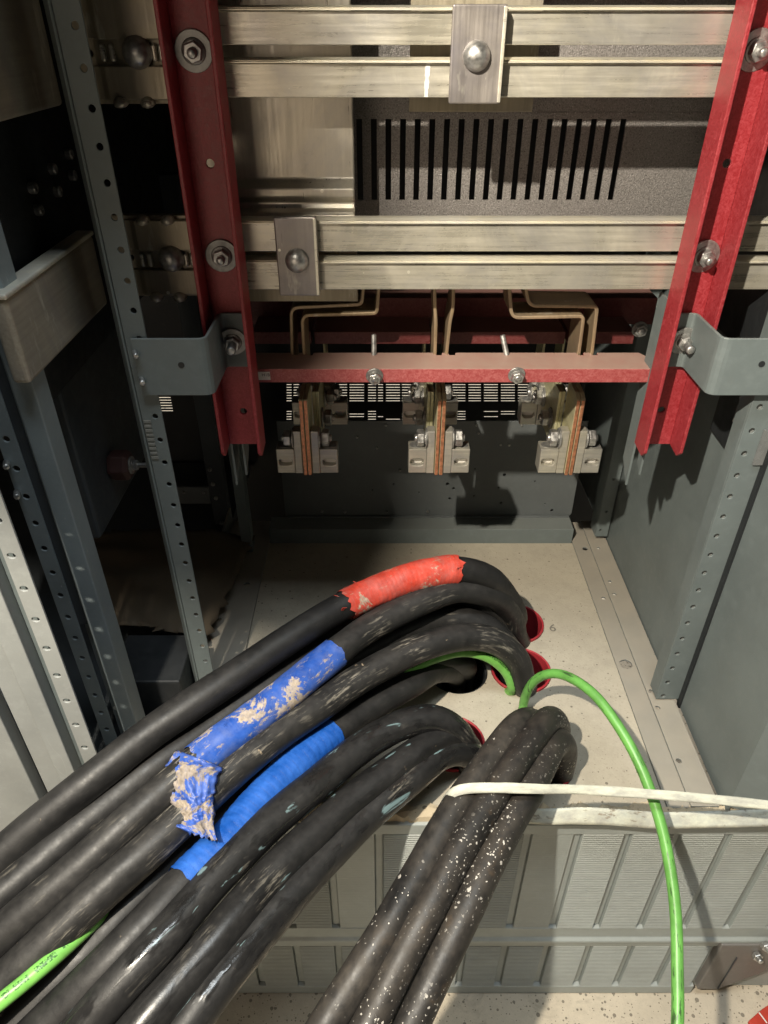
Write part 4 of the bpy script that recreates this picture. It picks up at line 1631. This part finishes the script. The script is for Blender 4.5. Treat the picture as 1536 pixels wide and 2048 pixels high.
# =================================================================== LEFT BAY CLUTTER
bm = B()
random.seed(4)
gx, gy = 26, 22
c00, c10, c11, c01 = PZ(150, 1080, .035), PZ(512, 1085, .012), PZ(415, 1300, .012), PZ(225, 1265, .045)
g = []
for i in range(gx + 1):
    row = []
    for j in range(gy + 1):
        s, t = i / gx, j / gy
        p = c00.lerp(c10, s).lerp(c01.lerp(c11, s), t)
        e = mnoise.noise(Vector((s * 7, t * 6, 1))) * 0.006
        if i in (0, gx) or j in (0, gy):
            p = p + Vector((mnoise.noise(Vector((s * 19, t * 17, 3))) * .012, mnoise.noise(Vector((s * 19, t * 23, 5))) * .012, 0))
        p.z += 0.012 + e + 0.010 * math.sin(s * 3.0)
        row.append(bm.verts.new(p))
    g.append(row)
for i in range(gx):
    for j in range(gy):
        bm.faces.new((g[i][j], g[i + 1][j], g[i + 1][j + 1], g[i][j + 1]))
so = tag(obj('brown_paper_sheet', bm, M['cardboard'], smooth=True), 'brown paper sheet with a torn edge lying in the dark left bay', 'paper sheet')
sm = so.modifiers.new('thickness', 'SOLIDIFY')
sm.thickness = 0.0012
bm = B()
a = PZ(235, 1262, .10)
box(bm, a.x, a.x + 0.075, a.y - .05, a.y + .02, 0.0, 0.075)  # coloured black in place of an unlit void
bx = tag(obj('void_box', bm, M['black'], bevel=.002), 'small box coloured black for the dark void under the brown paper sheet', 'box')

# =================================================================== CABLES
def path(pts, step=0.006):
    w_ = []
    for p in pts:
        if p[0] == 'w':
            w_.append(Vector(p[1:]))
        else:
            w_.append(PZ(*p))
    return catmull(w_, step)


CR = 0.0147


def crad(r_, seed):
    def f(s, th):
        return r_ * (1 + 0.034 * mnoise.noise(Vector((s * 16, math.cos(th) * 1.2 + seed, math.sin(th) * 1.2))) + 0.008 * mnoise.noise(Vector((s * 70, math.cos(th) * 3 + seed, math.sin(th) * 3))))
    return f


def cable(name, pts, r_, mat, lab, group, cat='cable', seg=24):
    pp = path(pts)
    sd_ = random.random() * 90
    amp = 0.0013 if cat == 'wire' else 0.0011
    for i_, p_ in enumerate(pp):
        k_ = i_ * 0.006
        p_ += Vector((mnoise.noise(Vector((k_ * 14, sd_, 0))) + .35 * mnoise.noise(Vector((k_ * 40, sd_, 5))), mnoise.noise(Vector((k_ * 14, sd_, 9))), mnoise.noise(Vector((k_ * 14, sd_, 17))))) * amp
    b_ = B()
    tube(b_, pp, crad(r_, random.random() * 50), seg)
    o = obj(name, b_, mat, smooth=True)
    tag(o, lab, cat, group)
    return o, pp


GB = 'heavy black power cables rising from the floor conduits'

C = {}
C['c1'] = cable('power_cable', [('w', 0.165, 0.694, -.15), ('w', 0.166, 0.69, -.03), (1032, 1232, .045), (1005, 1183, .10), (965, 1150, .14), (912, 1138, .155), (850, 1148, .158), (790, 1167, .157), (690, 1210, .155), (600, 1265, .153), (500, 1331, .15), (400, 1398, .147), (300, 1466, .14), (200, 1546, .13), (73, 1650, .112), (0, 1712, .10), (-140, 1830, .08)],
                CR, M['c_plain'], 'topmost black cable, wrapped in red tape where it arches over', GB)
C['c2'] = cable('power_cable', [('w', 0.150, 0.68, -.15), ('w', 0.150, 0.68, -.03), (1003, 1262, 0.0300), (975, 1215, 0.0750), (930, 1190, 0.1000), (870, 1190, 0.1120), (800, 1213, 0.1150), (700, 1266, 0.1150), (600, 1330, 0.1157), (500, 1398, 0.1153), (400, 1470, 0.1130), (300, 1543, 0.1107), (200, 1622, 0.1040), (100, 1705, 0.0960), (0, 1792, 0.0870), (-140, 1912, 0.0720)],
                CR, M['c_plain'], 'black cable directly under the red taped one, mostly hidden where it arches', GB)
C['c3'] = cable('power_cable', [('w', 0.184, 0.662, -.15), ('w', 0.184, 0.662, -.04), (1030, 1270, 0.0200), (1022, 1228, 0.0600), (993, 1196, 0.1000), (951, 1182, 0.1250), (912, 1180, 0.1330), (873, 1192, 0.1370), (834, 1206, 0.1390), (756, 1245, 0.1400), (678, 1300, 0.1406), (560, 1396, 0.1407), (470, 1466, 0.1391), (404, 1516, 0.1379), (300, 1606, 0.1327), (200, 1698, 0.1240), (100, 1785, 0.1120), (0, 1872, 0.0970), (-140, 1995, 0.0720)],
                CR, M['c_scraped'], 'black cable wrapped in muddy blue tape with a torn hanging flap', GB)
C['c4'] = cable('power_cable', [('w', 0.160, 0.612, -.15), ('w', 0.160, 0.61, -.04), (1020, 1300, 0.0350), (985, 1262, 0.0680), (930, 1240, 0.0850), (870, 1240, 0.0920), (800, 1268, 0.0950), (740, 1303, 0.0950), (660, 1352, 0.0948), (600, 1395, 0.0944), (500, 1478, 0.0939), (400, 1570, 0.0933), (300, 1665, 0.0928), (200, 1765, 0.0850), (100, 1850, 0.0750), (-60, 1990, 0.0600)],
                CR, M['c_plain'], 'dark cable squeezed between the muddy blue taped one and the scraped one', GB)
C['c5'] = cable('power_cable', [('w', 0.176, 0.585, -.15), ('w', 0.176, 0.585, -.04), (1045, 1362, 0.0200), (1034, 1318, 0.0550), (990, 1282, 0.0900), (932, 1273, 0.1050), (873, 1285, 0.1120), (795, 1316, 0.1150), (717, 1359, 0.1170), (639, 1412, 0.1197), (589, 1446, 0.1219), (514, 1502, 0.1243), (455, 1551, 0.1249), (380, 1622, 0.1242), (300, 1698, 0.1218), (200, 1786, 0.1150), (100, 1880, 0.1020), (0, 1972, 0.0860), (-120, 2080, 0.0650)],
                CR, M['c_scraped'], 'badly scraped black cable passing under the torn muddy tape flap', GB)
C['c5b'] = cable('power_cable', [('w', 0.098, 0.612, -.15), ('w', 0.098, 0.612, -.03), (925, 1330, .03), (890, 1318, .05), (830, 1335, .064), (760, 1372, .072), (660, 1440, .076), (560, 1524, .078), (455, 1616, .080), (383, 1690, .083), (328, 1744, .084), (255, 1818, .083), (182, 1898, .078), (109, 1972, .07), (40, 2046, .06), (-30, 2122, .05)],
                CR, M['c_plain'], 'dark dusty cable lying between the printed green wire and the clean blue taped one', GB)
C['c6'] = cable('power_cable', [('w', 0.088, 0.60, -.15), ('w', 0.086, 0.60, -.03), (908, 1340, 0.0250), (870, 1338, 0.0500), (826, 1366, 0.0660), (760, 1402, 0.0750), (700, 1442, 0.0800), (655, 1476, 0.0860), (582, 1537, 0.0935), (509, 1614, 0.1000), (455, 1680, 0.1038), (407, 1728, 0.1060), (368, 1768, 0.1075), (310, 1832, 0.1067), (219, 1925, 0.1000), (128, 2014, 0.0850), (30, 2110, 0.0700)],
                CR, M['c_plain'], 'lower black cable wrapped in clean bright blue tape', GB)
C['c7'] = cable('power_cable', [('w', 0.086, 0.502, -.15), ('w', 0.085, 0.50, -.03), (930, 1492, 0.0300), (905, 1457, 0.0600), (865, 1438, 0.0750), (810, 1447, 0.0820), (746, 1480, 0.0860), (684, 1526, 0.0895), (600, 1595, 0.0973), (546, 1640, 0.1014), (473, 1712, 0.1052), (400, 1790, 0.1080), (310, 1896, 0.1064), (219, 1996, 0.0970), (120, 2110, 0.0770)],
                CR, M['c_smear'], 'black cable smeared with cyan paint beside the clean blue tape', GB)
C['c8'] = cable('power_cable', [('w', 0.074, 0.492, -.15), ('w', 0.074, 0.492, -.03), (938, 1500, 0.0220), (915, 1478, 0.0450), (873, 1480, 0.0600), (819, 1513, 0.0680), (756, 1560, 0.0730), (690, 1612, 0.0759), (600, 1694, 0.0853), (528, 1768, 0.0901), (455, 1850, 0.0929), (390, 1926, 0.0909), (300, 2030, 0.0873), (220, 2130, 0.0770)],
                CR, M['c_low'], 'dull black cable between the cyan smeared one and the lowest grey scuffed one', GB)
C['c9'] = cable('power_cable', [('w', 0.072, 0.474, -.15), ('w', 0.074, 0.474, -.04), (948, 1520, 0.0150), (925, 1502, 0.0360), (885, 1507, 0.0500), (837, 1545, 0.0580), (780, 1592, 0.0620), (728, 1636, 0.0640), (655, 1712, 0.0700), (582, 1792, 0.0765), (509, 1876, 0.0800), (447, 1952, 0.0805), (400, 2014, 0.0767), (330, 2110, 0.0679)],
                CR, M['c_smear'], 'lowest black cable of the left sweep, scuffed with grey paint scrapes', GB)
GB2 = 'three strapped black cables'
BR = 0.0130
C['b1'] = cable('power_cable', [('w', 0.148, 0.484, -.15), ('w', 0.148, 0.484, -.02), (1078, 1462, .05), (1056, 1440, .083), (1034, 1450, .094), (1010, 1478, .098), (971, 1532, .099), (932, 1586, .098), (905, 1626, .097), (860, 1705, .093), (803, 1805, .087), (740, 1912, .078), (670, 2026, .066), (620, 2110, .058)],
                BR, M['c_dusty'], 'left cable of the strapped three, plain black with one white paint splash', GB2)
C['b2'] = cable('power_cable', [('w', 0.172, 0.474, -.15), ('w', 0.172, 0.474, -.02), (1118, 1466, .045), (1104, 1438, .082), (1088, 1446, .096), (1069, 1472, .101), (1026, 1532, .103), (995, 1578, .102), (960, 1634, .10), (915, 1710, .096), (868, 1800, .09), (815, 1900, .08), (770, 1985, .07), (700, 2120, .055)],
                BR, M['c_specks'], 'middle cable of the strapped three, brown dusty and speckled with paint', GB2)
C['b3'] = cable('power_cable', [('w', 0.186, 0.458, -.15), ('w', 0.186, 0.458, -.03), (1128, 1520, .03), (1127, 1492, .06), (1115, 1480, .078), (1100, 1498, .086), (1084, 1530, .089), (1062, 1578, .09), (1027, 1636, .09), (987, 1711, .088), (939, 1806, .082), (894, 1898, .073), (848, 1995, .062), (790, 2120, .045)],
                BR, M['c_specks'], 'right cable of the strapped three, heavily flecked with white paint', GB2)


# tape wraps: children of their cables
def wrap(key, u_lo, u_hi, extra, mat, jag, ridges=0.0, name='tape_wrap', r0=CR, seed=1.0):
    """tape over the stretch whose projection lies between two pixel columns"""
    o, pp = C[key]

    def px(p):
        d = p - CAM
        dep = d.y * CT - d.z * ST
        return 768 + 1420 * d.x / dep
    seg_ = []
    best = [i for i, p in enumerate(pp) if u_lo <= px(p) <= u_hi and p.z > 0.02]
    i0, i1 = best[0], best[-1]
    fine = []
    for i in range(i0, i1):
        for k in range(4):
            fine.append(pp[i].lerp(pp[i + 1], k / 4))
    fine.append(pp[i1])
    for _ in range(3):
        q_ = fine[:]
        for i in range(1, len(fine) - 1):
            q_[i] = fine[i] * .5 + (fine[i - 1] + fine[i + 1]) * .25
        fine = q_

    def rad(s, th):
        k = r0 * 1.01 + extra + 0.0005 * mnoise.noise(Vector((s * 90, math.cos(th) * 2 + seed, math.sin(th) * 2)))
        if ridges:
            ph = (s / ridges + th / (2 * math.pi) + 0.4 * mnoise.noise(Vector((s * 40, th, seed)))) % 1.0
            k += 0.0004 * (1 - ph)
            k += 0.0011 * 0.6 * max(0, mnoise.noise(Vector((s * 260, math.cos(th) * 4, math.sin(th) * 4 + seed))) - .25)
        return k

    def shift(i, n, th):
        if i == 0 or i == n - 1:
            v_ = mnoise.noise(Vector((math.cos(th) * 2.2, math.sin(th) * 2.2, seed + i))) + .6 * mnoise.noise(Vector((math.cos(th) * 7, math.sin(th) * 7, seed + i)))
            return v_ * jag
        return 0.0
    b_ = B()
    tube(b_, fine, rad, 36, cap=False, shift=shift)
    t_o = obj(name, b_, mat, o, smooth=True)
    return t_o


tr = wrap('c1', 690, 915, 0.0012, M['red_tape'], 0.006, 0.005)
tr['label'] = 'red spiral tape wrap with frayed ends'
t1 = wrap('c3', 385, 675, 0.0008, M['blue_tape_dirty'], 0.005, 0.0, seed=4.0)
t1['label'] = 'muddy blue tape wrap'
t2 = wrap('c6', 364, 672, 0.0010, M['blue_tape'], 0.002, 0.0075, seed=8.0)
t2['label'] = 'clean bright blue tape wrap'


# frayed bits on the red tape
def frays(parent, base, mat, spots):
    for (u, v, z, l_, ang) in spots:
        b_ = B()
        uvl = b_.loops.layers.uv.verify()
        p = PZ(u, v, z)
        d = Vector((math.cos(ang), 0.25, math.sin(ang)))
        sd_ = d.cross(Vector((0, -.6, -.7))).normalized()
        pts_ = [(0, -.5), (0.1, .5), (.5, .35), (1.0, .1), (.8, -.2), (.4, -.45)]
        vs_ = [b_.verts.new(p + d * a_ * l_ + sd_ * c_ * l_ * .7 + Vector((0, 0, .001 * math.sin(a_ * 5)))) for a_, c_ in pts_]
        b_.faces.new(vs_)
        o = obj('frayed_end', b_, mat, parent)
        m_ = o.modifiers.new('thickness', 'SOLIDIFY')
        m_.thickness = 0.0004


frays(tr, None, M['red_tape'], [(906, 1122, .168, .007, 1.9), (912, 1136, .170, .006, .5), (682, 1196, .166, .008, 2.7), (690, 1215, .168, .007, -2.2), (712, 1168, .166, .005, 2.2)])

# torn flap hanging from the muddy blue tape
def flap():
    b_ = B()
    uvl = b_.loops.layers.uv.verify()
    outline_l = [(352, 1500), (332, 1530), (328, 1560), (336, 1598), (352, 1624), (340, 1634), (352, 1654), (372, 1664)]
    outline_r = [(432, 1528), (446, 1536), (436, 1552), (431, 1582), (427, 1600), (430, 1625), (426, 1650), (436, 1682)]
    zs = [.146, .146, .143, .138, .132, .130, .132, .128]
    nI, nJ = 42, 26
    V = []

    def samp(lst, t):
        x_ = t * (len(lst) - 1)
        i = min(int(x_), len(lst) - 2)
        f = x_ - i
        if isinstance(lst[0], tuple):
            return tuple(lst[i][k] * (1 - f) + lst[i + 1][k] * f for k in range(2))
        return lst[i] * (1 - f) + lst[i + 1] * f
    for i in range(nI + 1):
        t = i / nI
        l_, r_ = samp(outline_l, t), samp(outline_r, t)
        z = samp(zs, t)
        row = []
        for j in range(nJ + 1):
            s = j / nJ
            u = l_[0] * (1 - s) + r_[0] * s
            v = l_[1] * (1 - s) + r_[1] * s
            jag = 5.0 * mnoise.noise(Vector((t * 17, s * 3, 2)))
            if j in (0, nJ):
                u += jag
            if i == nI:
                v += 9 * mnoise.noise(Vector((s * 13, 4, 1)))
            zz = z + 0.011 * math.sin(s * math.pi) * (1 - .5 * t)
            zz += 0.0045 * mnoise.noise(Vector((s * 3.2, t * 4.2, 7))) + 0.0045 * abs(mnoise.noise(Vector((s * 8, t * 9, 3)))) + 0.0022 * mnoise.noise(Vector((s * 19, t * 23, 9)))
            row.append((b_.verts.new(PZ(u, v, zz)), s, t))
        V.append(row)
    for i in range(nI):
        for j in range(nJ):
            q_ = (V[i][j], V[i][j + 1], V[i + 1][j + 1], V[i + 1][j])
            f = b_.faces.new([x_[0] for x_ in q_])
            for lp_, x_ in zip(f.loops, q_):
                lp_[uvl].uv = (x_[1] * .06, x_[2] * .9)
    o = obj('torn_flap', b_, M['flap'], t1, smooth=True)
    m_ = o.modifiers.new('thickness', 'SOLIDIFY')
    m_.thickness = 0.0006
    o['label'] = 'crumpled torn flap caked in dried mud'


flap()

# green wires
cable('ground_wire', [('w', 0.158, 0.50, -.10), ('w', 0.1565, 0.512, -.01), (1044, 1425, .008), (1050, 1392, .035), (1066, 1364, .062), (1090, 1350, .082), (1118, 1348, .096), (1150, 1360, .104), (1185, 1386, .106), (1220, 1428, .102), (1252, 1478, .095), (1280, 1532, .086), (1304, 1592, .074), (1324, 1656, .06), (1340, 1730, .045), (1350, 1810, .03), (1355, 1900, .015), (1356, 1980, .004), (1355, 2070, -.008), (1352, 2160, -.02)],
      0.0050, M['green'], 'bright green ground wire looping out to the right across the plinth', 'green ground wires', 'wire', 14)
cable('ground_wire', [('w', 0.142, 0.575, -.10), ('w', 0.143, 0.575, -.02), (1024, 1378, .012), (1012, 1345, .04), (980, 1316, .062), (932, 1303, .072), (873, 1315, .076), (819, 1341, .076), (740, 1384, .072), (640, 1450, .068), (500, 1570, .068), (400, 1652, .07), (300, 1742, .078), (235, 1804, .088), (180, 1852, .098), (100, 1922, .104), (40, 1972, .104), (-60, 2052, .10)],
      0.0056, M['green_print'], 'green printed ground wire threading under the scraped cable to the lower left corner', 'green ground wires', 'wire', 14)


# white strap
def ribbon(pts, wdir, half, name, parent, mat, sub=6, wob=.0008):
    b_ = B()
    uvl = b_.loops.layers.uv.verify()
    pp = catmull([p for p in pts], 0.004)
    nW = 5
    V = []
    s = 0
    for i, p in enumerate(pp):
        if i:
            s += (p - pp[i - 1]).length
        row = []
        hw = half * (1 + .10 * mnoise.noise(Vector((s * 25, 1, half * 900))))
        for j in range(nW + 1):
            c_ = j / nW * 2 - 1
            tg = (pp[min(i + 1, len(pp) - 1)] - pp[max(i - 1, 0)]).normalized()
            nrm = tg.cross(wdir).normalized()
            q_ = p + wdir * c_ * hw + nrm * (wob * mnoise.noise(Vector((s * 60, c_ * 2.2, 3))) + .0004 * (1 - c_ * c_))
            row.append((b_.verts.new(q_), s, j / nW))
        V.append(row)
    for i in range(len(V) - 1):
        for j in range(nW):
            q_ = (V[i][j], V[i][j + 1], V[i + 1][j + 1], V[i + 1][j])
            f = b_.faces.new([x_[0] for x_ in q_])
            for lp_, x_ in zip(f.loops, q_):
                lp_[uvl].uv = (x_[1], x_[2] * .25)
    o = obj(name, b_, mat, parent, smooth=True)
    m_ = o.modifiers.new('thickness', 'SOLIDIFY')
    m_.thickness = 0.0007
    return o


sw = thing('white_strap', 'white tape strap tied round the three cables and stretched to the right edge', 'strap', (0.1, 0.42, 0.11))
wd = Vector((0.0, 0.78, 0.62)).normalized()
ribbon([PZ(884, 1612, .085), PZ(893, 1597, .102), PZ(905, 1583, .113), PZ(930, 1577, .1165), PZ(980, 1575, .119), PZ(1050, 1577, .118), PZ(1100, 1578, .112), PZ(1140, 1578, .106), PZ(1180, 1580, .101), PZ(1300, 1588, .096), PZ(1420, 1598, .092), PZ(1536, 1610, .09), PZ(1700, 1626, .086), PZ(2300, 1684, .07)], wd, 0.0040, 'front_strand', sw, M['strap'])
ribbon([PY(1040, 1628, .393), PY(1080, 1633, .391), PY(1150, 1631, .390), PY(1230, 1634, .389), PY(1308, 1640, .389), PY(1400, 1639, .388), PY(1536, 1635, .386), PY(1700, 1630, .382), PY(2300, 1640, .37)], Vector((0, 0.62, .78)).normalized(), 0.0078, 'rear_strand', sw, M['strap_dirty'])
# =================================================================== LAMP HOUSING AND FLAG (unseen, flag added to shade the left bay)
wl = thing('work_light', 'unseen work lamp with an added flag that shades the left bay', 'lamp', tuple(LAMP))
aim = (Vector((0.16, 0.55, 0.12)) - LAMP).normalized()
bm = B()
lathe(bm, [(0, -.12), (.04, -.12), (.045, -.03), (.045, -.02), (0, -.02)], LAMP, aim, 20)
obj('housing', bm, M['black'], wl)
hd = Vector((.36, .933, 0)).normalized()
sd = Vector((-hd.y, hd.x, 0))
bm = B()
o0 = LAMP + hd * 0.11
vs = []
for a_, b_, c_ in ((0, -.165, 0), (.16, -.165, 0), (.16, .12, 0), (0, .12, 0), (0, -.165, .002), (.16, -.165, .002), (.16, .12, .002), (0, .12, .002)):
    vs.append(bm.verts.new(o0 + sd * a_ + Vector((0, 0, b_)) + hd * c_))
for f in ((0, 1, 2, 3), (7, 6, 5, 4), (0, 4, 5, 1), (1, 5, 6, 2), (2, 6, 7, 3), (3, 7, 4, 0)):
    bm.faces.new([vs[i] for i in f])
obj('shade_flag', bm, M['black'], wl)  # unseen plate added beside the lamp to shade the left bay
